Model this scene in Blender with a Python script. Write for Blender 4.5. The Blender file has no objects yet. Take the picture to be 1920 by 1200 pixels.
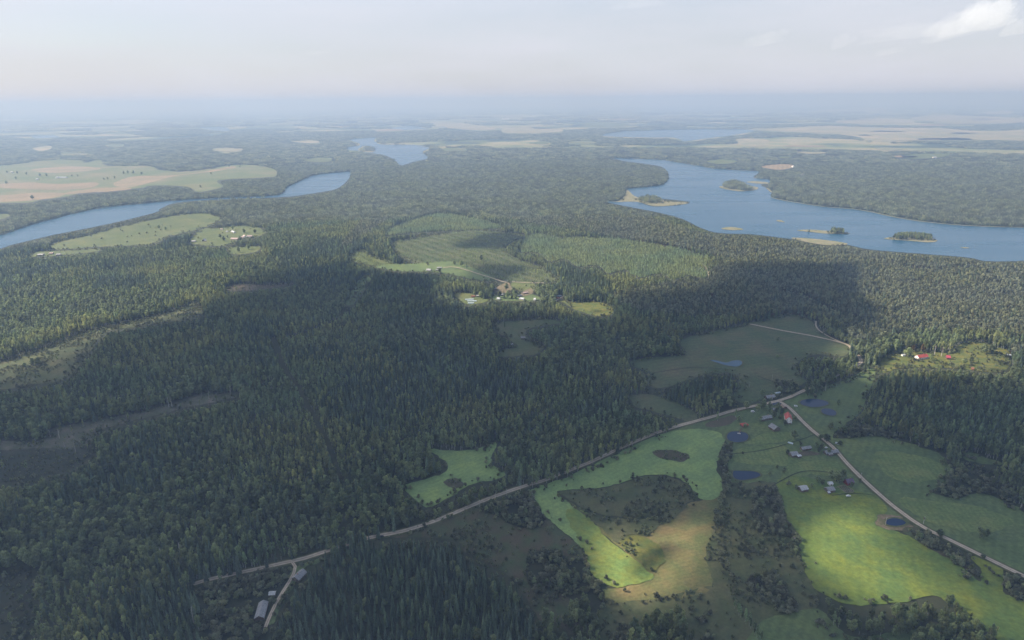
import bpy, math, random
import numpy as np
from mathutils import Vector, Matrix, geometry
R = math.radians
rng = np.random.default_rng(7)
random.seed(7)
sc = bpy.context.scene
COL = sc.collection

# ------------------------------------------------------------------ camera
H = 450.0
PITCH, ROLL = 17.85, -0.55
cam_d = bpy.data.cameras.new('camera')
cam_d.sensor_width = 36.0
cam_d.lens = 24.0
cam_d.clip_start = 1.0
cam_d.clip_end = 250000.0
cam = bpy.data.objects.new('camera', cam_d)
COL.objects.link(cam)
CM = Matrix.Rotation(R(90 - PITCH), 4, 'X') @ Matrix.Rotation(R(ROLL), 4, 'Z')
cam.matrix_world = Matrix.Translation((0, 0, H)) @ CM
sc.camera = cam
MR = np.array(CM.to_3x3())
FPX = 1280.0

# ------------------------------------------------------------------ light
SUN_EL = 37.0
SUN_DIR = np.array([-0.96, 0.24, 0.0]); SUN_DIR /= np.linalg.norm(SUN_DIR)
SUN_DIR = np.array([SUN_DIR[0]*math.cos(R(SUN_EL)), SUN_DIR[1]*math.cos(R(SUN_EL)), math.sin(R(SUN_EL))])
sd = bpy.data.lights.new('sun', 'SUN')
sd.energy = 5.0; sd.angle = R(0.5); sd.color = (1.0, 0.93, 0.82)
sun = bpy.data.objects.new('sun', sd)
sun.rotation_euler = Vector(SUN_DIR.tolist()).to_track_quat('Z', 'Y').to_euler()
sun.location = (0, 0, 900)
COL.objects.link(sun)
world = bpy.data.worlds.new('World'); sc.world = world
world.use_nodes = True
wt = world.node_tree; wt.nodes.clear()
def wn(t, **k):
    n = wt.nodes.new(t)
    for a, b in k.items(): setattr(n, a, b)
    return n
wo = wn('ShaderNodeOutputWorld'); bg = wn('ShaderNodeBackground')
sky = wn('ShaderNodeTexSky', sky_type='NISHITA', sun_disc=False, sun_elevation=R(SUN_EL),
         sun_rotation=math.atan2(SUN_DIR[0], SUN_DIR[1]), altitude=300.0, air_density=1.0, dust_density=1.2, ozone_density=2.0)
bg.inputs['Strength'].default_value = 0.13
tc = wn('ShaderNodeTexCoord'); mp = wn('ShaderNodeMapping'); mp.inputs['Scale'].default_value = (1.6, 1.6, 9.0)
nz = wn('ShaderNodeTexNoise'); nz.inputs['Scale'].default_value = 2.2; nz.inputs['Detail'].default_value = 5.0
mr = wn('ShaderNodeMapRange'); mr.inputs[1].default_value = 0.3; mr.inputs[2].default_value = 0.75
mr.inputs[3].default_value = 0.62; mr.inputs[4].default_value = 0.95
# veil of thin high cloud: strongest near the horizon
sx = wn('ShaderNodeSeparateXYZ'); me = wn('ShaderNodeMapRange')
me.inputs[1].default_value = 0.05; me.inputs[2].default_value = 0.75; me.inputs[3].default_value = 1.0; me.inputs[4].default_value = 0.08
mul = wn('ShaderNodeMath', operation='MULTIPLY')
mx = wn('ShaderNodeMix', data_type='RGBA'); mx.inputs[7].default_value = (6.2, 6.35, 7.05, 1)
mb = wn('ShaderNodeMapRange'); mb.inputs[1].default_value = 0.10; mb.inputs[2].default_value = 0.55; mb.inputs[3].default_value = 0.52; mb.inputs[4].default_value = 0.76
vm = wn('ShaderNodeVectorMath', operation='SCALE')
L = wt.links.new
L(tc.outputs['Generated'], mp.inputs[0]); L(mp.outputs[0], nz.inputs['Vector']); L(nz.outputs[0], mr.inputs[0])
L(tc.outputs['Generated'], sx.inputs[0]); L(sx.outputs[2], me.inputs[0])
L(mr.outputs[0], mul.inputs[0]); L(me.outputs[0], mul.inputs[1])
L(mul.outputs[0], mx.inputs[0]); L(sky.outputs[0], mx.inputs[6]); L(sx.outputs[2], mb.inputs[0]); L(mx.outputs[2], vm.inputs[0]); L(mb.outputs[0], vm.inputs['Scale']); L(vm.outputs[0], bg.inputs[0]); L(bg.outputs[0], wo.inputs[0])
sc.view_settings.view_transform = 'Standard'; sc.view_settings.look = 'None'
sc.view_settings.exposure = 0.95; sc.view_settings.gamma = 1.0
sc.cycles.max_bounces = 8; sc.cycles.diffuse_bounces = 2; sc.cycles.glossy_bounces = 2
sc.cycles.volume_bounces = 8; sc.cycles.transparent_max_bounces = 16

# ------------------------------------------------------------------ haze
HAZE_DENSITY = 2.05e-4
HAZE_COLOR = (0.182, 0.263, 0.408)   # blue is scattered out of the view more than red

# ------------------------------------------------------------------ noise and projection
def vnoise(x, y, scale, seed=0):
    x = np.asarray(x, float)/scale; y = np.asarray(y, float)/scale
    xi = np.floor(x).astype(np.int64); yi = np.floor(y).astype(np.int64)
    fx = x-xi; fy = y-yi
    fx = fx*fx*fx*(fx*(fx*6-15)+10); fy = fy*fy*fy*(fy*(fy*6-15)+10)
    def h(a, b):
        n = (a*374761393 + b*668265263 + seed*1274126177) & 0x7fffffff
        n = ((n ^ (n >> 13))*1103515245) & 0x7fffffff
        n = (n ^ (n >> 16)) & 0xffff
        return n/65535.0
    return (h(xi, yi)*(1-fx)*(1-fy)+h(xi+1, yi)*fx*(1-fy)+h(xi, yi+1)*(1-fx)*fy+h(xi+1, yi+1)*fx*fy)
def fbm(x, y, scale, seed=0, o=3):
    s = 0; a = 1; t = 0
    for k in range(o):
        s = s+a*vnoise(x, y, scale/2**k, seed+k*17); t += a; a *= .5
    return s/t
def sstep(a, b, x):
    t = np.clip((np.asarray(x, float)-a)/(b-a), 0, 1); return t*t*(3-2*t)
def project(P):
    P = np.asarray(P, float)
    q = (P-np.array([0, 0, H])) @ MR
    d = np.maximum(-q[..., 2], 1e-3)
    px = 960+FPX*q[..., 0]/d; py = 600-FPX*q[..., 1]/d
    bad = q[..., 2] > -1
    px = np.where(bad, -9999, px)
    return px, py, d
def ray(px, py):
    v = np.stack([(np.asarray(px, float)-960)/FPX, -(np.asarray(py, float)-600)/FPX, -np.ones(np.shape(px))], -1)
    v = v @ MR.T
    return v/np.linalg.norm(v, axis=-1, keepdims=True)
def unproj_z(px, py, z):
    v = ray(px, py)
    vz = np.minimum(v[..., 2], -0.0045)
    t = (z-H)/vz
    return v[..., 0]*t, v[..., 1]*t

# ------------------------------------------------------------------ outlines of the land, measured on the photograph (1920 x 1200)
def smooth(poly, n=4, closed=True, jit=0.0):
    p = np.array(poly, float); N = len(p); out = []
    rg = range(N) if closed else range(N-1)
    for i in rg:
        if closed: a, b, c, d = p[i-1], p[i], p[(i+1) % N], p[(i+2) % N]
        else: a, b, c, d = p[max(i-1, 0)], p[i], p[i+1], p[min(i+2, N-1)]
        for k in range(n):
            t = k/n
            out.append(0.5*((2*b)+(-a+c)*t+(2*a-5*b+4*c-d)*t*t+(-a+3*b-3*c+d)*t**3))
    if not closed: out.append(p[-1])
    out = np.array(out)
    if jit:
        k_ = np.clip((out[:, 1:2]-230)/500, .15, 1.3)
        out = out+(np.stack([fbm(out[:, 0], out[:, 1]*2, 16, 3), fbm(out[:, 0], out[:, 1]*2, 16, 9)], -1)-.5)*np.array([6*jit, 3*jit])*k_
    return out
LAKES = {
 'west': [(-160,452),(-60,445),(0,441),(43,427),(90,413),(173,393),(213,387),(267,382),(317,377),(417,371),(513,367),(533,360),(537,352),(567,338),(593,328),(640,323),(656,322),(655,333),(645,345),(633,353),(617,358),(550,368),(500,371),(420,373.4),(333,380),(300,392),(290,399),(200,421),(100,441),(17,461),(0,467),(-160,515)],
 'middle': [(655,262),(680,259),(703,258),(702,264),(712,270),(740,271),(783,272),(806,277),(792,285),(801,293),(800,298),(777,303),(753,310),(740,300),(723,292),(703,288),(685,286),(673,283),(652,281),(657,275),(673,273),(672,268)],
 'east': [(1150,296),(1170,297),(1205,298),(1240,300),(1280,306),(1323,313),(1347,317),(1420,321),(1413,333),(1443,337),(1440,344),(1427,347),(1438,353),(1447,360),(1447,370),(1480,377),(1547,387),(1613,393),(1680,407),(1723,414),(1780,420),(1847,424),(1920,426),(2150,428),(2150,500),(1960,492),(1920,489),(1903,490),(1847,490),(1813,483),(1713,475),(1630,468),(1580,458),(1480,448),(1413,440),(1347,437),(1313,427),(1280,411),(1240,400),(1173,387),(1135,378),(1190,378),(1223,387),(1260,386),(1289,382),(1288,378),(1240,373),(1207,372),(1187,367),(1173,355),(1187,353),(1240,347),(1253,335),(1252,323),(1240,313),(1207,307),(1170,302)],
 'far': [(1133,252),(1173,246),(1273,243),(1397,243),(1410,247),(1363,255),(1323,260),(1285,265),(1275,262),(1260,258),(1220,258),(1140,256)],
 'small': [(374,239),(390,237),(425,239),(428,246),(400,244),(380,241)],
 'thin': [(60,256),(90,254),(112,256),(90,259),(66,259)],
 'narrow': [(735,240),(765,236),(800,241),(770,243),(745,244)],
}
ISLES = {  # sandy bases inside lakes
 'wood1': [(1350,352),(1356,349),(1415,350),(1418,356),(1390,359),(1365,356)],
 'wood2': [(1494,432.5),(1520,431),(1560,434),(1588,437),(1590,439),(1550,438.5),(1520,435.5)],
 'wood3': [(1658,447.5),(1680,445),(1745,448),(1757,452.5),(1740,455),(1700,451.5),(1668,449.5)],
 'wood4': [(672,282),(675,277),(685,274),(700,278),(702,284),(690,286)],
 'bar1': [(1352,429),(1368,426),(1386,428),(1393,431),(1370,432)],
 'bar2': [(1455,414),(1462,413),(1472,417),(1462,416)],
 'bar3': [(1801,464.5),(1810,464),(1818,465.5),(1808,466)],
 'bar5': [(1400,342),(1412,340),(1438,342),(1438,345),(1415,344)],
 'spit': [(1134,379),(1160,377),(1173,364),(1176,356),(1190,368),(1210,373),(1240,374),(1262,379),(1287,379),(1284,383),(1230,387),(1195,379),(1160,379)],
 'beach': [(1483,447),(1510,447),(1560,452),(1590,458),(1560,461),(1520,456)],
}
ISLE_WOODS = [[(1354,352),(1354,343),(1365,336),(1385,336),(1415,350),(1417,356),(1390,357),(1365,354)],
 [(1556,438),(1557,427),(1570,424),(1584,427),(1587,437)],[(1674,448),(1678,437),(1700,432),(1740,435),(1748,440),(1748,450),(1720,450)],
 [(675,283),(678,275),(688,272),(701,276),(702,283)], [(1196,377),(1196,368),(1212,363),(1235,366),(1244,378),(1225,382)], [(1255,379),(1262,373),(1280,375),(1284,380)]]
OPEN = [  # name, kind of ground, class, outline, layer
 ('farmland','farm',10,[(-160,330),(0,311),(50,306),(60,303),(95,300),(147,300),(160,306),(185,300),(200,311),(240,310),(283,312),(300,319),(340,321),(383,318),(433,310),(470,309),(513,317),(517,330),(493,333),(410,338),(417,350),(373,360),(350,350),(283,348),(260,353),(167,360),(117,370),(80,374),(53,380),(0,381),(-160,390)],0),
 ('stubble_field','stubble',10,[(-160,368),(0,366),(60,362),(120,362),(110,369),(52,377),(0,379),(-160,388)],1),
 ('stubble_field','stubble2',10,[(212,345),(250,331),(310,330),(380,322),(433,312),(440,315),(400,322),(330,330),(290,340),(240,352)],1),
 ('stubble_field','stubble',10,[(0,345),(60,342),(110,345),(180,342),(170,352),(100,356),(0,352)],1),
 ('stubble_field','stubble2',10,[(60,318),(130,312),(190,316),(150,322),(90,324)],1),
 ('stubble_field','stubble',10,[(130,360),(200,352),(245,353),(230,357),(160,362),(125,365)],1),
 ('far_field','farm',10,[(90,303),(140,301),(150,305),(110,308)],1),
 ('meadow','pale',10,[(103,455),(167,440),(233,423),(300,408),(377,399),(413,406),(415,412),(383,427),(317,443),(283,459),(200,462),(110,468),(95,465)],0),
 ('meadow','pale',10,[(380,430),(410,427),(450,423),(497,430),(493,440),(470,447),(450,449),(427,460),(400,462),(355,455),(360,445)],0),
 ('meadow','pale',10,[(427,465),(450,462),(487,463),(480,472),(450,477),(430,475)],0),
 ('meadow','pale',10,[(55,478),(70,471),(123,470),(180,466),(180,472),(120,478),(70,482)],0),
 ('plantation_ground','plant',4,[(733,455),(760,449),(800,443),(870,433),(925,434),(985,441),(950,458),(960,480),(1020,505),(1045,527),(960,527),(900,512),(860,502),(790,497),(745,475)],0),
 ('plantation_ground','young',7,[(740,425),(780,410),(820,402),(860,404),(900,412),(940,425),(900,430),(840,432),(770,436),(725,440)],0),
 ('plantation_ground','young',7,[(985,447),(1010,440),(1050,447),(1075,444),(1120,446),(1165,450),(1210,456),(1250,463),(1290,471),(1318,484),(1328,500),(1322,522),(1290,516),(1262,524),(1235,512),(1200,520),(1172,506),(1140,512),(1120,497),(1085,500),(1060,486),(1030,490),(1010,475),(975,470)],0),
 ('meadow','green',10,[(705,500),(740,494),(790,494),(835,490),(870,497),(915,515),(930,525),(905,527),(860,518),(800,510),(740,508)],1),
 ('plantation_ground','pale',4,[(655,480),(680,468),(700,480),(735,492),(720,500),(670,492)],0),
 ('yard','dirt',12,[(926,543),(937,535),(952,530),(960,537),(960,545),(948,549),(936,549),(928,547)],1),
 ('yard','green',12,[(925,555),(945,553),(970,555),(990,550),(1008,556),(1010,563),(980,564),(930,563)],0),
 ('yard','pale',12,[(850,552),(875,548),(905,560),(920,560),(905,568),(880,571),(862,562)],1),
 ('meadow','pale',10,[(960,530),(990,527),(1003,533),(1000,545),(980,546),(965,540)],0),
 ('yard','dirt',12,[(975,550),(995,541),(998,550),(980,556)],2),
 ('meadow','gold',10,[(1040,561),(1055,553),(1056,562),(1075,567),(1110,565),(1140,572),(1150,585),(1135,592),(1110,590),(1080,580),(1060,570)],0),
 ('yard','dirt',12,[(1042,558),(1052,553),(1056,560),(1048,564)],2),
 ('meadow','dull',10,[(922,606),(960,603),(1000,598),(1040,600),(1048,606),(1010,612),(990,618),(986,630),(1010,645),(1022,652),(1005,664),(970,668),(935,668),(945,655),(970,650),(950,632),(930,622)],0),
 ('hill_meadow','olive',6,[(-160,730),(-60,692),(0,679),(43,665),(100,647),(133,633),(160,622),(207,610),(200,622),(180,640),(173,655),(150,680),(143,695),(117,713),(60,722),(33,729),(0,732),(-160,760)],0),
 ('clearcut','olive',6,[(195,618),(240,604),(300,590),(340,577),(370,568),(378,580),(375,592),(340,600),(290,607),(240,616)],0),
 ('clearcut','brown',9,[(425,537),(455,533),(500,535),(560,530),(500,541),(460,545),(430,545)],0),
 ('meadow','green',10,[(648,570),(660,545),(676,520),(692,518),(694,526),(675,552),(662,570)],0),
 ('clearcut','mauve',9,[(-160,815),(0,826),(60,832),(85,818),(100,802),(165,792),(230,780),(280,770),(340,752),(370,741),(420,738),(447,737),(435,747),(390,757),(350,765),(290,780),(230,795),(175,812),(170,835),(130,842),(80,840),(0,845),(-160,850)],1),
 ('clearing','heath',9,[(-160,845),(0,838),(60,838),(120,842),(170,838),(178,850),(140,875),(95,890),(40,900),(-160,915)],0),
 ('clearing','heath',9,[(-160,1075),(0,1076),(40,1068),(57,1066),(60,1100),(57,1150),(48,1200),(0,1215),(-160,1230)],0),
 ('glade','heath',5,[(365,1110),(400,1093),(460,1080),(545,1062),(548,1075),(530,1105),(505,1150),(495,1200),(420,1210),(380,1180),(390,1140)],0),
 ('verge','green',6,[(545,1068),(560,1060),(600,1046),(602,1052),(570,1068),(555,1092),(530,1130),(515,1165),(500,1170),(520,1130),(540,1095)],1),
 ('crop_field','crop',10,[(805,842),(850,846),(890,843),(920,833),(938,824),(922,850),(923,868),(945,888),(925,900),(895,905),(855,925),(805,952),(775,935),(757,912),(800,897),(832,888),(838,868),(820,855)],0),
 ('crop_field','crop',10,[(990,928),(1000,917),(1040,903),(1070,892),(1120,868),(1200,830),(1250,812),(1300,805),(1340,810),(1362,828),(1361,850),(1342,872),(1354,905),(1346,932),(1312,936),(1296,912),(1262,893),(1210,892),(1150,910),(1110,916),(1050,921),(1048,930),(1075,948),(1110,980),(1150,1020),(1215,1072),(1222,1084),(1190,1096),(1150,1101),(1112,1078),(1100,1040),(1060,1000),(1020,965)],1),
 ('crop_field','strip',10,[(1060,960),(1092,958),(1112,980),(1150,1019),(1215,1071),(1222,1083),(1190,1096),(1150,1101),(1112,1078),(1100,1042),(1082,1015)],2),  # sunlit end of the crop field, its sunlight put into a yellower ground colour
 ('scrubland','olive',6,[(1062,940),(1110,962),(1190,977),(1250,960),(1285,948),(1262,975),(1235,985),(1215,1005),(1180,1003),(1160,1018),(1130,993),(1100,970)],2),
 ('meadow','gold',6,[(1160,1018),(1185,1005),(1215,1010),(1238,1028),(1247,1050),(1238,1062),(1222,1072),(1195,1052)],2),
 ('heathland','heath',5,[(1040,1075),(1075,1050),(1102,1062),(1112,1085),(1132,1112),(1118,1150),(1080,1130),(1050,1110)],1),
 ('heathland','heath',5,[(905,948),(985,927),(1018,966),(1005,992),(960,985),(930,968)],1),
 ('heathland','heath',5,[(985,1060),(1020,1030),(1058,1045),(1050,1085),(1030,1105),(1000,1112)],1),
 ('fallow_patch','fallow',6,[(1225,850),(1245,844),(1280,848),(1292,858),(1275,866),(1245,862)],2),
 ('fallow_patch','fallow',6,[(832,902),(852,897),(870,906),(855,916),(840,912)],2),
 ('bushy_hollow','olive',13,[(1050,923),(1110,918),(1150,912),(1210,894),(1260,895),(1295,914),(1308,936),(1285,945),(1250,958),(1215,965),(1190,975),(1150,968),(1110,960),(1075,942)],1),
 ('dry_meadow','tan',10,[(1120,985),(1190,977),(1250,960),(1290,946),(1315,938),(1347,933),(1340,975),(1325,1035),(1335,1095),(1305,1118),(1240,1122),(1170,1130),(1130,1140),(1125,1110),(1160,1100),(1222,1084),(1205,1065),(1150,1015)],0),
 ('meadow','olive',6,[(1118,1112),(1180,1128),(1240,1120),(1330,1100),(1335,1130),(1310,1170),(1305,1230),(1180,1230),(1125,1230),(1120,1160)],0),
 ('heathland','fallow',6,[(830,965),(905,945),(985,925),(1020,967),(1060,1002),(1100,1042),(1112,1080),(1130,1110),(1125,1140),(1110,1180),(1060,1190),(1020,1170),(985,1120),(960,1085),(920,1060),(880,1040),(840,1010),(720,1008),(760,995)],0),
 ('meadow','dull',10,[(1180,680),(1210,672),(1260,668),(1288,664),(1275,645),(1290,632),(1350,618),(1400,607),(1440,598),(1485,590),(1520,600),(1530,615),(1560,635),(1592,648),(1590,662),(1575,668),(1530,665),(1497,680),(1500,705),(1512,715),(1480,735),(1440,745),(1400,757),(1375,745),(1385,720),(1380,702),(1340,700),(1290,712),(1240,728),(1215,722),(1210,700)],0),
 ('meadow','dull',10,[(1183,742),(1220,740),(1260,750),(1292,768),(1310,785),(1290,790),(1240,775),(1190,762)],0),
 ('village_green','green',10,[(1270,800),(1330,784),(1375,772),(1440,757),(1497,742),(1540,728),(1600,705),(1635,690),(1640,710),(1625,745),(1612,775),(1580,800),(1560,820),(1600,822),(1650,818),(1700,830),(1760,850),(1785,878),(1782,905),(1745,920),(1790,935),(1840,925),(1920,955),(2100,1000),(2100,1150),(1920,1085),(1840,1050),(1775,1015),(1700,990),(1640,985),(1560,940),(1470,940),(1452,905),(1370,905),(1358,880),(1375,850),(1363,830),(1345,812),(1300,806),(1255,811)],0),
 ('mown_meadow','mown',10,[(1374,846),(1410,838),(1470,834),(1476,860),(1475,874),(1430,872),(1385,868),(1372,860)],1),
 ('mown_meadow','mown',10,[(1480,872),(1520,864),(1570,866),(1588,880),(1560,893),(1520,890),(1478,900),(1460,905),(1468,888)],1),
 ('mown_meadow','mown',10,[(1400,826),(1440,812),(1480,812),(1500,818),(1470,828),(1410,834)],1),
 ('mown_meadow','mown',10,[(1640,850),(1700,850),(1760,868),(1770,890),(1730,905),(1680,900),(1650,880)],1),
 ('mown_meadow','mown',10,[(1690,935),(1760,940),(1850,955),(1900,980),(1840,1000),(1760,985),(1710,960)],1),
 ('tilled_plot','tilled',10,[(1330,792),(1370,780),(1380,786),(1372,795),(1340,802),(1322,800)],1),
 ('tilled_plot','tilled',10,[(1495,849),(1520,846),(1540,851),(1530,856),(1500,856)],1),
 ('dirt_patch','dirt',10,[(1643,975),(1655,966),(1690,968),(1722,983),(1715,992),(1690,996),(1655,992),(1643,985)],1),
 ('dirt_patch','fallow',10,[(1640,920),(1650,925),(1700,965),(1740,995),(1725,998),(1690,968),(1655,940)],1),
 ('hay_meadow','bright',10,[(1455,905),(1490,893),(1525,897),(1560,905),(1620,925),(1645,932),(1665,958),(1648,968),(1640,985),(1690,1000),(1740,1020),(1770,1040),(1800,1060),(1840,1092),(1835,1065),(1822,1045),(1850,1052),(1880,1070),(1882,1110),(1920,1128),(2100,1200),(2100,1300),(1900,1230),(1860,1190),(1800,1170),(1790,1140),(1750,1118),(1700,1128),(1600,1135),(1540,1112),(1510,1078),(1502,1040),(1500,1010),(1475,965)],1),
 ('scrubland','olive',6,[(1358,905),(1405,905),(1452,906),(1475,965),(1500,1010),(1502,1060),(1535,1112),(1520,1150),(1460,1160),(1420,1180),(1420,1230),(1310,1230),(1312,1170),(1335,1130),(1335,1090),(1322,1040),(1340,970)],0),
 ('meadow','green',10,[(1430,1165),(1480,1152),(1530,1142),(1560,1165),(1600,1195),(1690,1185),(1740,1180),(1760,1230),(1420,1230)],1),
 ('meadow','gold',6,[(1620,700),(1640,688),(1660,668),(1690,660),(1720,655),(1770,662),(1795,650),(1830,641),(1870,652),(1893,660),(1890,690),(1860,698),(1800,692),(1740,690),(1690,690),(1650,700)],0),
 ('meadow','green',10,[(1800,850),(1830,850),(1875,868),(1870,873),(1830,868),(1805,860)],0),
 ('rough_strip','fallow',5,[(1690,995),(1730,992),(1765,1020),(1800,1050),(1838,1085),(1800,1062),(1760,1040)],2),
 ('far_field','straw',10,[(1403,242),(1453,240),(1547,236),(1613,238),(1697,240),(1763,240),(1863,248),(2100,255),(2100,262),(1847,263),(1747,262),(1713,263),(1647,265),(1607,257),(1547,250),(1463,247)],0),
 ('far_field','straw',10,[(1380,262),(1410,260),(1442,263),(1430,270),(1440,274),(1405,275)],0),
 ('far_field','pale',10,[(1325,302),(1360,299),(1380,303),(1365,308),(1335,307)],0),
 ('far_field','stubble',10,[(1425,312),(1455,308),(1487,309),(1480,316),(1455,318)],0),
 ('far_field','straw',10,[(943,241),(960,238),(1045,242),(1046,248),(950,249)],0),
 ('far_field','straw',10,[(812,233),(850,230),(905,236),(930,243),(870,243)],0),
 ('far_field','pale',10,[(1075,234),(1120,229),(1180,232),(1160,238),(1090,238)],0),
 ('far_field','straw',10,[(1475,211),(1500,207),(1600,204),(1675,204),(1640,208),(1540,209)],0),
 ('far_field','pale',10,[(175,243),(230,239),(260,240),(240,244),(190,246)],0),
 ('far_field','straw',10,[(60,278),(92,274),(97,279),(75,283)],0),
 ('far_field','pale',10,[(570,301),(590,296),(622,297),(615,304),(585,304)],0),
 ('far_field','straw',10,[(1560,230),(1600,223),(1680,222),(1720,228),(1640,232)],0),
 ('far_field','pale',10,[(1690,293),(1720,289),(1780,288),(1760,296),(1710,298)],0),
 ('far_field','straw',10,[(1830,212),(1860,208),(1910,209),(1880,214)],0),
 ('far_field','straw',10,[(1700,222),(1780,216),(1920,222),(1920,230),(1800,230)],0),
 ('far_field','pale',10,[(-10,402),(18,401),(16,407),(-10,412)],0),
]
_rf = random.Random(11)
for _k in range(70):
    _y = 200+_rf.random()**1.3*100; _x = _rf.uniform(-60, 1960); _w = _rf.uniform(9, 34)*(1+(_x > 1350)*.5); _h = max(.9, (_y-188)*_rf.uniform(.018, .045))
    if 640 < _x < 820 and _y > 250 or 1100 < _x < 1460 and _y > 236 or (_x < 560 and _y > 292) or 860 < _x < 1150 and _y > 275: continue
    _a = [(_x+_w*_rf.uniform(.6, 1.1)*math.cos(t*math.pi/4+.3), _y+_h*_rf.uniform(.5, 1.1)*math.sin(t*math.pi/4+.3)) for t in range(8)]
    OPEN.append(('far_field', _rf.choice(['straw', 'pale', 'pale', 'farm', 'stubble']), 10, _a, 0))
WOODS = [  # woods standing inside open land, and pure stands: class 1 spruce, 2 pine, 3 birch, 8 broadleaf, 5 shrubs
 (3,[(905,870),(930,850),(1000,850),(1090,800),(1200,770),(1260,780),(1300,795),(1250,812),(1180,838),(1110,868),(1040,900),(990,918),(950,890)]),
 (1,[(720,1012),(840,1012),(880,1045),(920,1065),(960,1090),(985,1125),(1000,1230),(500,1300),(560,1100),(610,1055)]),
 (0,[(20,860),(30,860),(20,870)]),
 (2,[(640,470),(700,380),(660,300),(1150,290),(1260,330),(1180,390),(1300,440),(1400,450),(1700,480),(2100,500),(2100,650),(1900,670),(1700,640),(1610,650),(1530,600),(1250,600),(1150,560),(1320,520),(1326,480),(1100,440),(860,400),(760,400)]),
 (0,[(1550,660),(1640,645),(1700,630),(1830,630),(1920,640),(1920,655),(1780,660),(1700,655),(1640,690),(1600,700),(1570,690)]),
 (1,[(1227,738),(1255,722),(1300,708),(1345,700),(1380,700),(1378,716),(1370,735),(1340,745),(1300,762),(1270,756)]),
 (8,[(1495,690),(1500,672),(1540,665),(1575,672),(1578,690),(1560,700),(1535,712),(1510,706)]),
 (8,[(1500,737),(1520,722),(1560,705),(1590,690),(1612,680),(1616,686),(1590,702),(1550,722),(1515,744)]),
 (5,[(1445,722),(1455,713),(1490,715),(1500,728),(1470,738)]),
 (5,[(1345,870),(1353,835),(1365,822),(1376,828),(1372,845),(1362,870),(1372,900),(1362,940),(1355,975),(1342,985),(1340,950),(1356,905)]),
 (5,[(1408,925),(1425,918),(1455,920),(1465,945),(1478,975),(1484,1000),(1460,1004),(1430,1000),(1405,985),(1412,950)]),
 (5,[(1480,1010),(1495,1005),(1502,1030),(1500,1050),(1482,1040)]),
 (5,[(1400,1095),(1430,1080),(1455,1080),(1470,1105),(1490,1135),(1480,1152),(1455,1145),(1440,1120),(1410,1112)]),
 (8,[(1535,1120),(1560,1118),(1610,1140),(1680,1135),(1715,1145),(1725,1160),(1700,1190),(1640,1195),(1590,1190),(1545,1160)]),
 (8,[(1715,1160),(1730,1125),(1775,1112),(1810,1125),(1840,1150),(1890,1190),(1890,1240),(1720,1240)]),
 (8,[(1180,1160),(1195,1150),(1215,1130),(1260,1128),(1285,1140),(1300,1170),(1306,1240),(1175,1240)]),
 (5,[(1880,1090),(1900,1078),(1930,1085),(1930,1130),(1900,1125)]),
 (8,[(1010,1150),(1050,1130),(1090,1110),(1120,1120),(1128,1150),(1118,1240),(1000,1240)]),
 (5,[(1750,905),(1780,885),(1850,895),(1900,925),(1900,945),(1840,925),(1790,935),(1750,920)]),
 (5,[(1570,815),(1590,800),(1640,805),(1700,825),(1640,818),(1600,822)]),
 (8,[(60,395),(30,440),(-160,460),(-160,440),(0,420)]),
]
ROADS = [  # name, width in metres, line
 ('country_road',6.6,[(345,1103),(368,1095),(400,1086),(460,1073),(545,1054),(575,1047),(602,1038),(650,1022),(700,1008),(760,996),(820,976),(880,951),(930,931),(985,912),(1020,902),(1050,890),(1110,866),(1170,838),(1225,815),(1270,800),(1340,781),(1370,772),(1415,762),(1440,757),(1470,749),(1497,738),(1530,722),(1570,704),(1610,684),(1612,672),(1598,655),(1583,645),(1530,632),(1470,621),(1405,608)]),
 ('village_road',6.0,[(1462,754),(1478,764),(1495,781),(1510,796),(1525,810),(1560,838),(1590,872),(1620,902),(1660,938),(1690,962),(1720,983),(1750,1000),(1775,1011),(1840,1043),(1920,1082),(2060,1150)]),
 ('farm_track',3.6,[(548,1055),(554,1066),(545,1088),(528,1115),(514,1140),(505,1160),(498,1178)]),
 ('farm_track',3.4,[(1583,645),(1560,635),(1538,622),(1530,612),(1530,603)]),
 ('farm_track',4.0,[(1330,522),(1327,510),(1318,497),(1300,482)]),
 ('farm_track',4.5,[(830,503),(850,501),(875,507),(900,515),(920,521),(940,528),(950,530)]),
 ('farm_track',4.0,[(960,529),(990,531),(1020,531)]),
 ('farm_track',4.0,[(1040,566),(1050,560),(1075,545),(1095,530)]),
]
PONDS = {
 'village pond beside the red roofed pavilion': [(1363,820),(1368,812),(1383,810),(1398,813),(1403,820),(1398,827),(1383,830),(1368,827)],
 'bean shaped blue pond below the village': [(1375,885),(1385,884),(1410,885),(1422,888),(1425,893),(1412,898),(1390,901),(1376,896)],
 'dark pond ringed by grass beside the village road': [(1500,756),(1506,751),(1525,749),(1545,752),(1553,757),(1545,762),(1525,764),(1508,761)],
 'small oval pond below the dark pond': [(1540,770),(1546,767),(1558,768),(1567,773),(1566,779),(1556,780),(1543,776)],
 'thin pale pond in the wide dull meadow': [(1331,676),(1345,677),(1362,681),(1374,677),(1388,677),(1391,683),(1382,688),(1362,686),(1345,681)],
 'round dark pond in a ring of bare earth': [(1661,978),(1668,974),(1680,973),(1693,977),(1698,982),(1690,986),(1675,987),(1663,984)],
 'small pond at the road fork': [(1445,757),(1452,754),(1465,754),(1466,758),(1458,761),(1450,760)],
}
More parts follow.
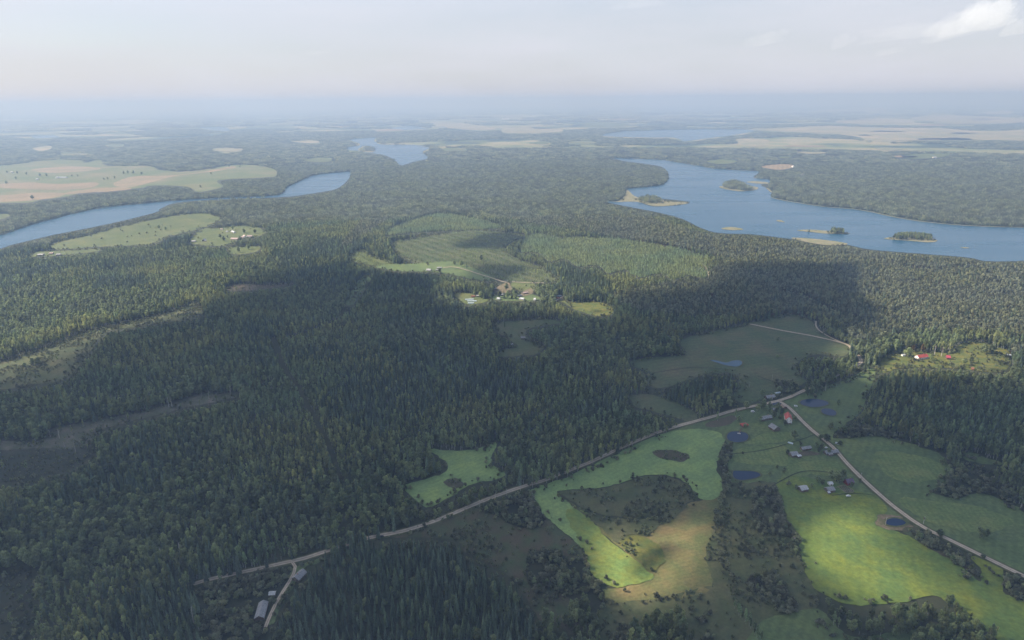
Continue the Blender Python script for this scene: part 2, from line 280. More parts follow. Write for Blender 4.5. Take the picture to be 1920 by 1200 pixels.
# class map in the photograph's own frame, with a margin
MX, MY = 200, 260
CW, CH = 1920+2*MX, 1200+MY
cls = np.zeros((CH, CW), np.uint8)
def paint(poly, v, only=None):
    p = np.asarray(poly, float).copy(); p[:, 0] += MX
    x0, x1 = int(max(0, p[:, 0].min())), int(min(CW-1, p[:, 0].max()+1)); y0, y1 = int(max(0, p[:, 1].min())), int(min(CH-1, p[:, 1].max()+1))
    if x1 <= x0 or y1 <= y0: return
    X, Y = np.meshgrid(np.arange(x0, x1+1)+.0, np.arange(y0, y1+1)+.0)
    ins = np.zeros(X.shape, bool); j = len(p)-1
    for i in range(len(p)):
        xi, yi = p[i]; xj, yj = p[j]
        if yi != yj:
            ins ^= ((yi > Y) != (yj > Y)) & (X < (xj-xi)*(Y-yi)/(yj-yi)+xi)
        j = i
    s = cls[y0:y1+1, x0:x1+1]
    s[ins] = v
for k, p in WOODS[:5]: paint(smooth(p), k)
for nm, kind, c, p, lay in sorted(OPEN, key=lambda o: o[4]): paint(smooth(p, 7, True, 1.5), c)
for k, p in WOODS[5:]: paint(smooth(p), k)
for k, p in LAKES.items(): paint(smooth(p, 4, True, .5), 11)
LAKEMASK = cls.copy()
for k, p in ISLES.items(): paint(smooth(p), 10)
for p in ISLE_WOODS: paint(smooth(p), 8)
for p in PONDS.values(): paint(smooth(p), 11)
for nm, w, l in ROADS:
    if nm == 'farm_track' and l[0][1] < 540 and l[0][0] > 1000: continue
    s = smooth(l, 6, False)
    # stretch hidden by woods keeps its trees
    for a in s:
        if 602 < a[0] < 700 or 990 < a[0] < 1262 or (1500 < a[0] < 1612 and 647 < a[1] < 735) or a[0] < 362 or (1265 < a[0] < 1292): continue
        r = 3 if a[1] > 650 else 1.6
        paint([(a[0]-r-2, a[1]-r), (a[0]+r+2, a[1]-r), (a[0]+r+2, a[1]+r), (a[0]-r-2, a[1]+r)], 12)
for x0_, y0_, x1_, y1_ in ((476,1122,506,1166),(498,1105,522,1121),(546,1062,574,1092),(1183,9999,1184,9999)): cls[y0_:y1_, x0_+MX:x1_+MX] = 12
GAP = np.zeros_like(cls)
for l in ([(512,636),(530,690),(556,730),(590,790),(620,850),(640,905)], [(655,575),(640,600),(600,620),(540,640)], [(1000,690),(1080,720),(1150,735)], [(260,880),(330,905),(420,915)], [(1700,505),(1770,512),(1840,500)], [(1420,545),(1500,560),(1560,590)]):
    for a in smooth(l, 30, False):
        y_, x_ = int(a[1]), int(a[0]+MX); GAP[y_-2:y_+2, x_-6:x_+7] = 1
def classat(px, py):
    x = np.clip(np.asarray(px+MX).astype(int), 0, CW-1); y = np.clip(np.asarray(py).astype(int), 0, CH-1)
    return cls[y, x]

# ------------------------------------------------------------------ relief
GX0, GY0, GS, GNX, GNY = -6000., -600., 15., 801, 481
gx, gy = np.meshgrid(GX0+GS*np.arange(GNX), GY0+GS*np.arange(GNY))
lake_pts = []
for k, p in LAKES.items():
    if k in ('west', 'middle', 'east'):
        s = smooth(p, 8); x, y = unproj_z(s[:, 0], s[:, 1], 0); lake_pts.append(np.stack([x, y], -1))
lake_pts = np.concatenate(lake_pts)
dmin = np.full(gx.shape, 1e9)
for q in lake_pts:
    if abs(q[0]) < 7500 and q[1] < 8000:
        dmin = np.minimum(dmin, (gx-q[0])**2+(gy-q[1])**2)
dmin = np.sqrt(dmin)
gpx, gpy, _ = project(np.stack([gx, gy, gx*0], -1))
inl = (LAKEMASK[np.clip(gpy.astype(int), 0, CH-1), np.clip((gpx+MX).astype(int), 0, CW-1)] == 11) & (gpy < 520)
hg = 16*(fbm(gx, gy, 620, 5, 2)-.45) + 5*(vnoise(gx, gy, 260, 8)-.5)
def gauss(cx, cy, r, a): return a*np.exp(-((gx-cx)**2+(gy-cy)**2)/(2*r*r))
for (px_, py_, r_, a_) in [(90, 690, 130, 12), (330, 640, 160, 9), (1180, 700, 150, 6), (850, 500, 110, 6)]:
    X_, Y_ = unproj_z(px_, py_, 0); hg += gauss(float(X_), float(Y_), r_, a_)
hg *= sstep(30, 330, dmin)*(~inl)*(1-sstep(3600, 5600, np.hypot(gx, gy)))*sstep(6000, 5200, np.abs(gx))
def hgt(x, y):
    u = np.clip((np.asarray(x, float)-GX0)/GS, 0, GNX-1.001); v = np.clip((np.asarray(y, float)-GY0)/GS, 0, GNY-1.001)
    i = u.astype(int); j = v.astype(int); fu = u-i; fv = v-j
    return hg[j, i]*(1-fu)*(1-fv)+hg[j, i+1]*fu*(1-fv)+hg[j+1, i]*(1-fu)*fv+hg[j+1, i+1]*fu*fv
def ground_at(px, py, dz=0.0):
    z = np.zeros(np.shape(px))
    for _ in range(8):
        x, y = unproj_z(px, py, z+dz); z = hgt(x, y)
    return x, y, z
pond_z = {}
for k, p in PONDS.items():
    c = np.mean(np.array(p, float), axis=0); x, y, z = ground_at(c[0], c[1])
    P = np.array(p, float); X, Y, _ = ground_at(P[:, 0], P[:, 1]); rr = np.hypot(X-x, Y-y).max()
    pond_z[k] = float(z); w = 1-sstep(rr+18, rr+90, np.hypot(gx-x, gy-y)); hg = hg*(1-w)+float(z)*w

# ------------------------------------------------------------------ materials
MATS = {}
def newmat(name):
    m = bpy.data.materials.new(name); m.use_nodes = True
    nt = m.node_tree; b = nt.nodes['Principled BSDF']; b.inputs['Specular IOR Level'].default_value = 0.15
    b.inputs['Roughness'].default_value = 0.85
    return m, nt, b
def land_mat(name, cols, scale=60., stripe=None, fine=3.0, contrast=1.0, bump=0.0):
    """cols: list of colours mixed by noise at several sizes, all in the place's own coordinates"""
    if name in MATS: return MATS[name]
    m, nt, b = newmat(name); N = nt.nodes; K = nt.links.new
    geo = N.new('ShaderNodeNewGeometry')
    def noise(s, det=4, off=0):
        mp_ = N.new('ShaderNodeMapping'); mp_.inputs['Location'].default_value = (off, off*2, 0)
        n = N.new('ShaderNodeTexNoise'); n.inputs['Scale'].default_value = 1/s; n.inputs['Detail'].default_value = det
        n.inputs['Roughness'].default_value = .6
        K(geo.outputs['Position'], mp_.inputs[0]); K(mp_.outputs[0], n.inputs['Vector']); return n.outputs[0]
    def rng_(o, a, c):
        r = N.new('ShaderNodeMapRange'); r.inputs[1].default_value = a; r.inputs[2].default_value = c; K(o, r.inputs[0]); return r.outputs[0]
    cur = None
    def rgb(c):
        r = N.new('ShaderNodeRGB'); r.outputs[0].default_value = (*c, 1); return r.outputs[0]
    cur = rgb(cols[0])
    for i, c in enumerate(cols[1:]):
        x = N.new('ShaderNodeMix'); x.data_type = 'RGBA'
        K(rng_(noise(scale/(1.8**i), 5, 31*i+7), .5-.12/contrast, .5+.12/contrast), x.inputs[0]); K(cur, x.inputs[6]); K(rgb(c), x.inputs[7]); cur = x.outputs[2]
    if stripe:
        ang, wid, amt = stripe
        mp_ = N.new('ShaderNodeMapping'); mp_.inputs['Rotation'].default_value = (0, 0, R(ang))
        w = N.new('ShaderNodeTexWave'); w.inputs['Scale'].default_value = 0.31/wid; w.inputs['Distortion'].default_value = 1.6 if wid > 30 else 4.0
        w.inputs['Detail'].default_value = 2; w.inputs['Detail Scale'].default_value = .25
        K(geo.outputs['Position'], mp_.inputs[0]); K(mp_.outputs[0], w.inputs['Vector'])
        hs = N.new('ShaderNodeHueSaturation'); r = N.new('ShaderNodeMapRange'); r.inputs[3].default_value = 1-amt; r.inputs[4].default_value = 1+amt
        K(w.outputs[1], r.inputs[0]); K(r.outputs[0], hs.inputs['Value']); K(cur, hs.inputs['Color']); cur = hs.outputs[0]
    hs = N.new('ShaderNodeHueSaturation'); r = N.new('ShaderNodeMapRange'); r.inputs[1].default_value = .25; r.inputs[2].default_value = .75
    r.inputs[3].default_value = .72; r.inputs[4].default_value = 1.28
    K(noise(fine, 6, 3), r.inputs[0]); K(r.outputs[0], hs.inputs['Value']); K(cur, hs.inputs['Color']); cur = hs.outputs[0]
    K(cur, b.inputs['Base Color'])
    MATS[name] = m
    return m
def LM(k):
    T = {
     'farm': dict(cols=[(0.136,0.152,0.060),(0.192,0.168,0.088),(0.104,0.136,0.048)], scale=420, stripe=(12,45,.10), fine=12),
     'stubble': dict(cols=[(0.254,0.189,0.107),(0.205,0.164,0.090)], scale=200, stripe=(20,30,.1), fine=12),
     'stubble2': dict(cols=[(0.279,0.205,0.123),(0.197,0.172,0.090)], scale=160, stripe=(35,40,.12), fine=12),
     'pale': dict(cols=[(0.101,0.126,0.038),(0.139,0.144,0.055),(0.084,0.109,0.038)], scale=120, stripe=(20,14,.08), fine=5),
     'straw': dict(cols=[(0.341,0.281,0.170),(0.267,0.244,0.147),(0.185,0.193,0.101)], scale=900, fine=80),
     'plant': dict(cols=[(0.069,0.087,0.035),(0.101,0.103,0.046)], scale=70, stripe=(-35,38,.08), fine=5),
     'young': dict(cols=[(.075,.105,.045),(.10,.115,.05)], scale=70, fine=5),
     'green': dict(cols=[(0.103,0.149,0.052),(0.139,0.171,0.059),(0.090,0.125,0.052)], scale=70, stripe=(35,9,.07), fine=4),
     'crop': dict(cols=[(0.191,0.283,0.098),(0.233,0.307,0.096),(0.163,0.237,0.090)], scale=60, stripe=(52,7,.04), fine=3),
     'mown': dict(cols=[(0.138,0.185,0.060),(0.165,0.190,0.062),(0.110,0.155,0.052)], scale=40, stripe=(10,6,.05), fine=3),
     'strip': dict(cols=[(.165,.205,.045),(.205,.215,.045),(.135,.200,.055)], scale=30, stripe=(-48,8,.06), fine=3),  # same crop where the sun falls: the lit tone is in the colour
     'bright': dict(cols=[(0.119,0.167,0.035),(0.189,0.207,0.032),(0.092,0.145,0.040)], scale=75, stripe=(25,10,.03), fine=4),
     'dull': dict(cols=[(0.088,0.114,0.048),(0.127,0.117,0.059),(0.073,0.100,0.044)], scale=85, stripe=(70,12,.05), fine=5),
     'olive': dict(cols=[(.090,.098,.042),(.125,.115,.054),(.068,.084,.036)], scale=45, fine=3.5),
     'tan': dict(cols=[(0.158,0.140,0.052),(0.198,0.149,0.063),(0.117,0.131,0.047)], scale=50, stripe=(72,5,.045), fine=3),
     'gold': dict(cols=[(0.123,0.133,0.034),(0.171,0.147,0.038),(0.081,0.104,0.030)], scale=22, fine=3),
     'fallow': dict(cols=[(.052,.078,.034),(.072,.090,.038),(.060,.078,.036),(.088,.072,.044)], scale=70, fine=2.5),
     'heath': dict(cols=[(0.031,0.038,0.022),(0.045,0.045,0.027),(0.025,0.032,0.018)], scale=28, fine=2.5),
     'brown': dict(cols=[(.085,.072,.050),(.060,.065,.036),(.12,.10,.075)], scale=22, fine=2.5),
     'mauve': dict(cols=[(0.109,0.097,0.076),(0.063,0.075,0.042),(0.150,0.131,0.109),(0.069,0.082,0.046)], scale=45, fine=2),
     'dirt': dict(cols=[(0.230,0.170,0.119),(0.170,0.128,0.085),(0.128,0.119,0.060)], scale=16, fine=2.5),
     'tilled': dict(cols=[(.115,.090,.062),(.09,.085,.05)], scale=9, stripe=(15,1.6,.14), fine=2),
     'sand': dict(cols=[(0.230,0.207,0.131),(0.172,0.172,0.086)], scale=24, fine=5),
     'garden': dict(cols=[(0.160,0.135,0.090),(0.080,0.090,0.050)], scale=5, stripe=(5,2.2,.3), fine=1.5),
    }
    return land_mat('land_'+k, **T[k])
def ground_mat():
    m, nt, b = newmat('forest_floor_and_far_country'); N = nt.nodes; K = nt.links.new
    geo = N.new('ShaderNodeNewGeometry')
    def noise(s, det=4):
        n = N.new('ShaderNodeTexNoise'); n.inputs['Scale'].default_value = 1/s; n.inputs['Detail'].default_value = det
        K(geo.outputs['Position'], n.inputs['Vector']); return n.outputs[0]
    r1 = N.new('ShaderNodeValToRGB'); e = r1.color_ramp.elements
    e[0].position = .3; e[0].color = (.034, .045, .022, 1); e[1].position = .7; e[1].color = (.062, .062, .034, 1)
    K(noise(14, 6), r1.inputs[0])
    r2 = N.new('ShaderNodeValToRGB'); e = r2.color_ramp.elements
    e[0].position = .42; e[0].color = (.05, .07, .04, 1); e[1].position = .46; e[1].color = (.14, .17, .07, 1)
    x = e.new(.60); x.color = (.30, .26, .14, 1); x = e.new(.64); x.color = (.16, .19, .08, 1)
    K(noise(1000, 9), r2.inputs[0])
    sp = N.new('ShaderNodeVectorMath'); sp.operation = 'LENGTH'; K(geo.outputs['Position'], sp.inputs[0])
    mr_ = N.new('ShaderNodeMapRange'); mr_.inputs[1].default_value = 6200; mr_.inputs[2].default_value = 6900; K(sp.outputs['Value'], mr_.inputs[0])
    mx_ = N.new('ShaderNodeMix'); mx_.data_type = 'RGBA'; K(mr_.outputs[0], mx_.inputs[0]); K(r1.outputs[0], mx_.inputs[6]); K(r2.outputs[0], mx_.inputs[7])
    K(mx_.outputs[2], b.inputs['Base Color']); return m
def water_mat(name, col, rough, wave=2.0, bs=.25, spec=.26):
    m, nt, b = newmat(name); N = nt.nodes; K = nt.links.new
    b.inputs['Base Color'].default_value = (*col, 1); b.inputs['Roughness'].default_value = rough
    b.inputs['IOR'].default_value = 1.33; b.inputs['Specular IOR Level'].default_value = spec
    geo = N.new('ShaderNodeNewGeometry'); n = N.new('ShaderNodeTexNoise'); n.inputs['Scale'].default_value = 1/wave; n.inputs['Detail'].default_value = 3
    K(geo.outputs['Position'], n.inputs['Vector']); bp = N.new('ShaderNodeBump'); bp.inputs['Strength'].default_value = bs; bp.inputs['Distance'].default_value = .25
    K(n.outputs[0], bp.inputs['Height']); K(bp.outputs[0], b.inputs['Normal'])
    n2 = N.new('ShaderNodeTexNoise'); n2.inputs['Scale'].default_value = 1/180; n2.inputs['Detail'].default_value = 4
    mp_ = N.new('ShaderNodeMapping'); mp_.inputs['Rotation'].default_value = (0, 0, .5); mp_.inputs['Scale'].default_value = (.35, 1.6, 1)
    K(geo.outputs['Position'], mp_.inputs[0]); K(mp_.outputs[0], n2.inputs['Vector'])
    r = N.new('ShaderNodeMapRange'); r.inputs[1].default_value = .3; r.inputs[2].default_value = .7
    r.inputs[3].default_value = max(rough-.04, .02); r.inputs[4].default_value = rough+.06; K(n2.outputs[0], r.inputs[0]); K(r.outputs[0], b.inputs['Roughness'])
    return m
def leaf_mat(name, c1, c2, c3, patch=160.):
    """c1..c2 vary from tree to tree, c3 comes in patches of the wood; leaves vary a little among themselves"""
    m, nt, b = newmat(name); N = nt.nodes; K = nt.links.new
    oi = N.new('ShaderNodeObjectInfo'); geo = N.new('ShaderNodeNewGeometry')
    def rgb(c):
        r = N.new('ShaderNodeRGB'); r.outputs[0].default_value = (*c, 1); return r.outputs[0]
    def mix(f, a, c):
        x = N.new('ShaderNodeMix'); x.data_type = 'RGBA'; K(f, x.inputs[0]); K(a, x.inputs[6]); K(c, x.inputs[7]); return x.outputs[2]
    cur = mix(oi.outputs['Random'], rgb(c1), rgb(c2))
    n = N.new('ShaderNodeTexNoise'); n.inputs['Scale'].default_value = 1/patch; n.inputs['Detail'].default_value = 4
    K(geo.outputs['Position'], n.inputs['Vector'])
    r = N.new('ShaderNodeMapRange'); r.inputs[1].default_value = .42; r.inputs[2].default_value = .62; K(n.outputs[0], r.inputs[0])
    cur = mix(r.outputs[0], cur, rgb(c3))
    mo = N.new('ShaderNodeMath'); mo.operation = 'MULTIPLY'; mo.inputs[1].default_value = 7.31; K(oi.outputs['Random'], mo.inputs[0])
    fr = N.new('ShaderNodeMath'); fr.operation = 'FRACT'; K(mo.outputs[0], fr.inputs[0])
    r2 = N.new('ShaderNodeMapRange'); r2.inputs[3].default_value = .5; r2.inputs[4].default_value = 1.55; K(fr.outputs[0], r2.inputs[0])
    ri = N.new('ShaderNodeMapRange'); ri.inputs[3].default_value = .7; ri.inputs[4].default_value = 1.3; K(geo.outputs['Random Per Island'], ri.inputs[0])
    mm = N.new('ShaderNodeMath'); mm.operation = 'MULTIPLY'; K(r2.outputs[0], mm.inputs[0]); K(ri.outputs[0], mm.inputs[1])
    hs = N.new('ShaderNodeHueSaturation'); K(mm.outputs[0], hs.inputs['Value']); K(cur, hs.inputs['Color'])
    K(hs.outputs[0], b.inputs['Base Color'])
    tr = N.new('ShaderNodeBsdfTranslucent'); ms = N.new('ShaderNodeMixShader'); ms.inputs[0].default_value = .45
    h2 = N.new('ShaderNodeHueSaturation'); h2.inputs['Value'].default_value = 2.0; h2.inputs['Saturation'].default_value = 1.1; K(hs.outputs[0], h2.inputs['Color']); K(h2.outputs[0], tr.inputs[0])
    K(b.outputs[0], ms.inputs[1]); K(tr.outputs[0], ms.inputs[2]); K(ms.outputs[0], N['Material Output'].inputs[0]); return m
def solid(name, c, rough=.8, fine=.6, amt=.22, spec=.2):
    if name in MATS: return MATS[name]
    m, nt, b = newmat(name); N = nt.nodes; K = nt.links.new
    geo = N.new('ShaderNodeTexCoord'); n = N.new('ShaderNodeTexNoise'); n.inputs['Scale'].default_value = 1/fine; n.inputs['Detail'].default_value = 4
    K(geo.outputs['Object'], n.inputs['Vector']); r = N.new('ShaderNodeMapRange'); r.inputs[1].default_value = .3; r.inputs[2].default_value = .7
    r.inputs[3].default_value = 1-amt; r.inputs[4].default_value = 1+amt; K(n.outputs[0], r.inputs[0])
    hs = N.new('ShaderNodeHueSaturation'); hs.inputs['Color'].default_value = (*c, 1); K(r.outputs[0], hs.inputs['Value']); K(hs.outputs[0], b.inputs['Base Color'])
    b.inputs['Roughness'].default_value = rough; b.inputs['Specular IOR Level'].default_value = spec
    MATS[name] = m; return m
def roof_mat(name, c, rib=.5):
    if name in MATS: return MATS[name]
    m, nt, b = newmat(name); N = nt.nodes; K = nt.links.new
    tcx = N.new('ShaderNodeTexCoord'); w = N.new('ShaderNodeTexWave'); w.inputs['Scale'].default_value = .31/rib
    n = N.new('ShaderNodeTexNoise'); n.inputs['Scale'].default_value = .7; n.inputs['Detail'].default_value = 5
    K(tcx.outputs['Object'], w.inputs['Vector']); K(tcx.outputs['Object'], n.inputs['Vector'])
    a = N.new('ShaderNodeMapRange'); a.inputs[3].default_value = .86; a.inputs[4].default_value = 1.1; K(w.outputs[1], a.inputs[0])
    a2 = N.new('ShaderNodeMapRange'); a2.inputs[1].default_value = .3; a2.inputs[2].default_value = .7; a2.inputs[3].default_value = .7; a2.inputs[4].default_value = 1.25; K(n.outputs[0], a2.inputs[0])
    mm = N.new('ShaderNodeMath'); mm.operation = 'MULTIPLY'; K(a.outputs[0], mm.inputs[0]); K(a2.outputs[0], mm.inputs[1])
    hs = N.new('ShaderNodeHueSaturation'); hs.inputs['Color'].default_value = (*c, 1); K(mm.outputs[0], hs.inputs['Value']); K(hs.outputs[0], b.inputs['Base Color'])
    b.inputs['Roughness'].default_value = .6; MATS[name] = m; return m

# ------------------------------------------------------------------ object helpers
def tag(o, label=None, cat=None, group=None, kind=None):
    if label: o['label'] = label
    if cat: o['category'] = cat
    if group: o['group'] = group
    if kind: o['kind'] = kind
    return o
def mesh_np(name, V, F, mat=None):
    me_ = bpy.data.meshes.new(name)
    me_.from_pydata([tuple(v) for v in V], [], [tuple(f) for f in F])
    if mat: me_.materials.append(mat)
    me_.update(); return me_
def fast_mesh(name, V, F, mat, mi=None, mats=None):
    """V (n,3); F (m,k) all of one size"""
    V = np.asarray(V, np.float32); F = np.asarray(F, np.int32); k = F.shape[1]
    me_ = bpy.data.meshes.new(name)
    me_.vertices.add(len(V)); me_.vertices.foreach_set('co', V.ravel())
    me_.loops.add(F.size); me_.loops.foreach_set('vertex_index', F.ravel())
    me_.polygons.add(len(F)); me_.polygons.foreach_set('loop_start', np.arange(0, F.size, k, dtype=np.int32))
    me_.polygons.foreach_set('loop_total', np.full(len(F), k, np.int32))
    for m in (mats or [mat]): me_.materials.append(m)
    if mi is not None: me_.polygons.foreach_set('material_index', np.asarray(mi, np.int32))
    me_.update(calc_edges=True); me_.validate(); return me_
def link(name, me_, parent=None, loc=(0, 0, 0)):
    o = bpy.data.objects.new(name, me_); COL.objects.link(o); o.location = loc
    if parent: o.parent = parent
    return o
def empty(name, loc, rz=0):
    o = bpy.data.objects.new(name, None); COL.objects.link(o); o.location = loc; o.rotation_euler = (0, 0, rz); o.empty_display_size = 1
    return o
def sheet(name, poly, mat, dz, flat=None):
    s = np.asarray(poly, float)
    if flat is None: x, y, z = ground_at(s[:, 0], s[:, 1])
    else: x, y = unproj_z(s[:, 0], s[:, 1], flat); z = x*0+flat
    P = np.stack([x, y], -1)
    far = np.hypot(x, y).min() > 5600 or flat is not None
    pts = [Vector(p) for p in P.tolist()]; n = len(pts)
    edges = [(i, (i+1) % n) for i in range(n)]
    if not far:
        span = max(np.ptp(x), np.ptp(y)); st = max(18., span/55)
        X, Y = np.meshgrid(np.arange(x.min()+st/2, x.max(), st), np.arange(y.min()+st/2, y.max(), st))
        pts += [Vector((a, b)) for a, b in zip(X.ravel().tolist(), Y.ravel().tolist())]
    r = geometry.delaunay_2d_cdt(pts, edges, [list(range(n))], 1, 1e-4)
    V = np.array([tuple(v) for v in r[0]]); F = [f for f in r[2] if len(f) == 3]
    if flat is None: Z = hgt(V[:, 0], V[:, 1])+dz
    else: Z = np.full(len(V), flat+dz)
    V3 = np.column_stack([V, Z]); Fa = np.array(F)
    a, b, c = V3[Fa[:, 0]], V3[Fa[:, 1]], V3[Fa[:, 2]]
    nzv = np.cross(b-a, c-a)[:, 2]; Fa[nzv < 0] = Fa[nzv < 0][:, ::-1]
    return link(name, fast_mesh(name, V3, Fa, mat))
def ribbon(name, line, width, mat, dz, step=8.0, taper=0.0):
    s = smooth(line, 6, False); x, y, z = ground_at(s[:, 0], s[:, 1])
    P = np.stack([x, y], -1); d = np.r_[0, np.cumsum(np.hypot(*np.diff(P, axis=0).T))]
    n = max(4, int(d[-1]/step)); t = np.linspace(0, d[-1], n)
    P = np.column_stack([np.interp(t, d, P[:, 0]), np.interp(t, d, P[:, 1])])
    T = np.gradient(P, axis=0); T /= np.linalg.norm(T, axis=1)[:, None]; Nn = np.column_stack([-T[:, 1], T[:, 0]])
    K_ = 4; V = []; uv = []
    for k in range(K_+1):
        off = (k/K_-.5)*width*(1+.25*(vnoise(P[:, 0], P[:, 1], 14, 5+k)-.5)*(k in (0, K_)))
        q = P+Nn*off[:, None]
        V.append(np.column_stack([q, hgt(q[:, 0], q[:, 1])+dz]))
    V = np.stack(V, 1).reshape(-1, 3); F = []
    for i in range(n-1):
        for k in range(K_):
            a = i*(K_+1)+k; F.append((a, a+K_+1, a+K_+2, a+1)[::-1])
    Fa = np.array(F); a, b, c = V[Fa[:, 0]], V[Fa[:, 1]], V[Fa[:, 2]]
    if np.cross(b-a, c-a)[:, 2].mean() < 0: Fa = Fa[:, ::-1]
    me_ = fast_mesh(name, V, Fa, mat)
    at = me_.attributes.new('across', 'FLOAT', 'POINT'); at.data.foreach_set('value', np.tile(np.linspace(-1, 1, K_+1), n).astype(np.float32))
    return link(name, me_)

# ------------------------------------------------------------------ ground sheet to the horizon
rad = [0.0, 60., 120., 180, 240, 300]
while rad[-1] < 95000: rad.append(rad[-1]+max(12., rad[-1]*(.009 if rad[-1] < 6500 else .05)))
rad = np.array(rad[1:]); NA = 720; ang = np.linspace(0, 2*np.pi, NA, endpoint=False)
A, B = np.meshgrid(ang, rad); X = B*np.cos(A); Y = B*np.sin(A); Z = hgt(X, Y)
Z = np.where((np.abs(X) > 5990) | (Y < GY0+10) | (Y > GY0+GS*GNY-30), 0, Z)
V = np.concatenate([np.stack([X, Y, Z], -1).reshape(-1, 3), [[0, 0, float(hgt(0, 0))]]])
i, j = np.meshgrid(np.arange(len(rad)-1), np.arange(NA), indexing='ij'); i = i.ravel(); j = j.ravel(); j2 = (j+1) % NA
F = np.column_stack([i*NA+j, (i+1)*NA+j, (i+1)*NA+j2, i*NA+j2])
me_g = fast_mesh('ground', V, F, ground_mat())
for p in (0,): pass
g = link('ground', me_g); g['kind'] = 'structure'
cj = np.arange(NA); me_c = fast_mesh('ground_centre', V, np.column_stack([np.full(NA, len(V)-1), cj, (cj+1) % NA]), me_g.materials[0])
import bmesh
bmc = bmesh.new(); bmc.from_mesh(me_g); bmc.verts.ensure_lookup_table(); cv = bmc.verts[len(V)-1]
for k in range(NA):
    try: bmc.faces.new((cv, bmc.verts[k], bmc.verts[(k+1) % NA]))
    except ValueError: pass
bmc.to_mesh(me_g); bmc.free(); bpy.data.meshes.remove(me_c)

# fields, meadows and clearings
for nm, kind, c, p, lay in OPEN:
    s = smooth(p, 7, True, 1.5)
    far = min(q[1] for q in p) < 300
    o = sheet(nm, s, LM(kind), .3+.25*lay+(2.0 if far else 0)); o['kind'] = 'structure'
for l, w in (([(1376,852),(1430,845),(1480,832),(1530,815)], 1.1), ([(1585,893),(1540,885),(1500,886),(1462,904),(1440,918)], 1.3), ([(1420,706),(1465,722),(1500,735)], 1.4), ([(1225,700),(1300,690),(1380,695)], 1.5), ([(1600,800),(1680,812),(1780,850),(1860,890),(1920,915)], 3.0), ([(1560,930),(1600,926),(1640,930)], 1.0)):
    o = ribbon('ditch', l, w, LM('heath'), .98, 6); o['kind'] = 'structure'
# water
MW = water_mat('lake_water', (.022, .080, .135), .24, 9.0, .7)
MP = water_mat('pond_water', (.006, .024, .066), .05, 3.0, .05, .2)
for k, p in LAKES.items():
    o = sheet('lake', smooth(p, 4, True, .5), MW, .6, flat=0.0); o['kind'] = 'structure'
for k, p in ISLES.items():
    o = sheet('sandbank', smooth(p), LM('sand'), 1.1, flat=0.0); o['kind'] = 'structure'
for k, p in PONDS.items():
    o = sheet('pond', smooth(p), MP if 'thin' not in k else MW, .95, flat=pond_z[k]); o['kind'] = 'structure'
    c = np.mean(np.array(p, float), axis=0); q = (smooth(p)-c)*(1.16 if 'earth' not in k else 1.35)+c
    o = sheet('pond_bank', q, LM('olive'), .9, flat=pond_z[k]); o['kind'] = 'structure'
for l, w in [([(1447,371),(1480,378),(1547,388),(1613,394),(1680,408),(1723,415),(1780,421),(1847,425),(1935,427)], 9), ([(1100,296),(1130,295),(1160,294),(1175,297),(1240,300),(1280,306),(1323,313),(1347,317),(1420,321)], 14),
          ([(180,392),(213,387),(267,382),(317,377),(417,371),(513,367)], 8), ([(1413,333),(1443,337)], 12), ([(1187,353),(1215,350),(1240,347)], 8), ([(712,271),(740,272),(783,273),(806,278)], 12), ([(1438,353),(1447,361)], 10),
          ([(1405,347),(1397,345),(1395,342)], 6)]:
    o = ribbon('shore', l, w, LM('sand'), 1.2, 30); o['kind'] = 'structure'
# roads
def road_mat():
    m, nt, b = newmat('gravel_road'); N = nt.nodes; K = nt.links.new
    geo = N.new('ShaderNodeNewGeometry'); at = N.new('ShaderNodeAttribute'); at.attribute_name = 'across'
    ab = N.new('ShaderNodeMath'); ab.operation = 'ABSOLUTE'; K(at.outputs['Fac'], ab.inputs[0])
    r = N.new('ShaderNodeValToRGB'); e = r.color_ramp.elements
    e[0].position = 0; e[0].color = (.25, .20, .145, 1); e[1].position = 1; e[1].color = (.20, .165, .11, 1)
    for p_, c_ in ((.18, (.38, .315, .235)), (.45, (.48, .40, .30)), (.7, (.43, .355, .265))):
        x = e.new(p_); x.color = (*c_, 1)
    K(ab.outputs[0], r.inputs[0])
    n = N.new('ShaderNodeTexNoise'); n.inputs['Scale'].default_value = .25; n.inputs['Detail'].default_value = 6; K(geo.outputs['Position'], n.inputs['Vector'])
    mr_ = N.new('ShaderNodeMapRange'); mr_.inputs[1].default_value = .3; mr_.inputs[2].default_value = .7; mr_.inputs[3].default_value = .82; mr_.inputs[4].default_value = 1.15; K(n.outputs[0], mr_.inputs[0])
    hs = N.new('ShaderNodeHueSaturation'); K(mr_.outputs[0], hs.inputs['Value']); K(r.outputs[0], hs.inputs['Color']); K(hs.outputs[0], b.inputs['Base Color'])
    return m
MRD = road_mat()
for q, (nm, w, l) in enumerate(ROADS):
    if nm != 'farm_track':
        o = ribbon('verge', l, w+5, LM('olive'), .75); o['kind'] = 'structure'
    o = ribbon(nm, l, w, MRD, 1.05+.04*q); o['kind'] = 'structure'

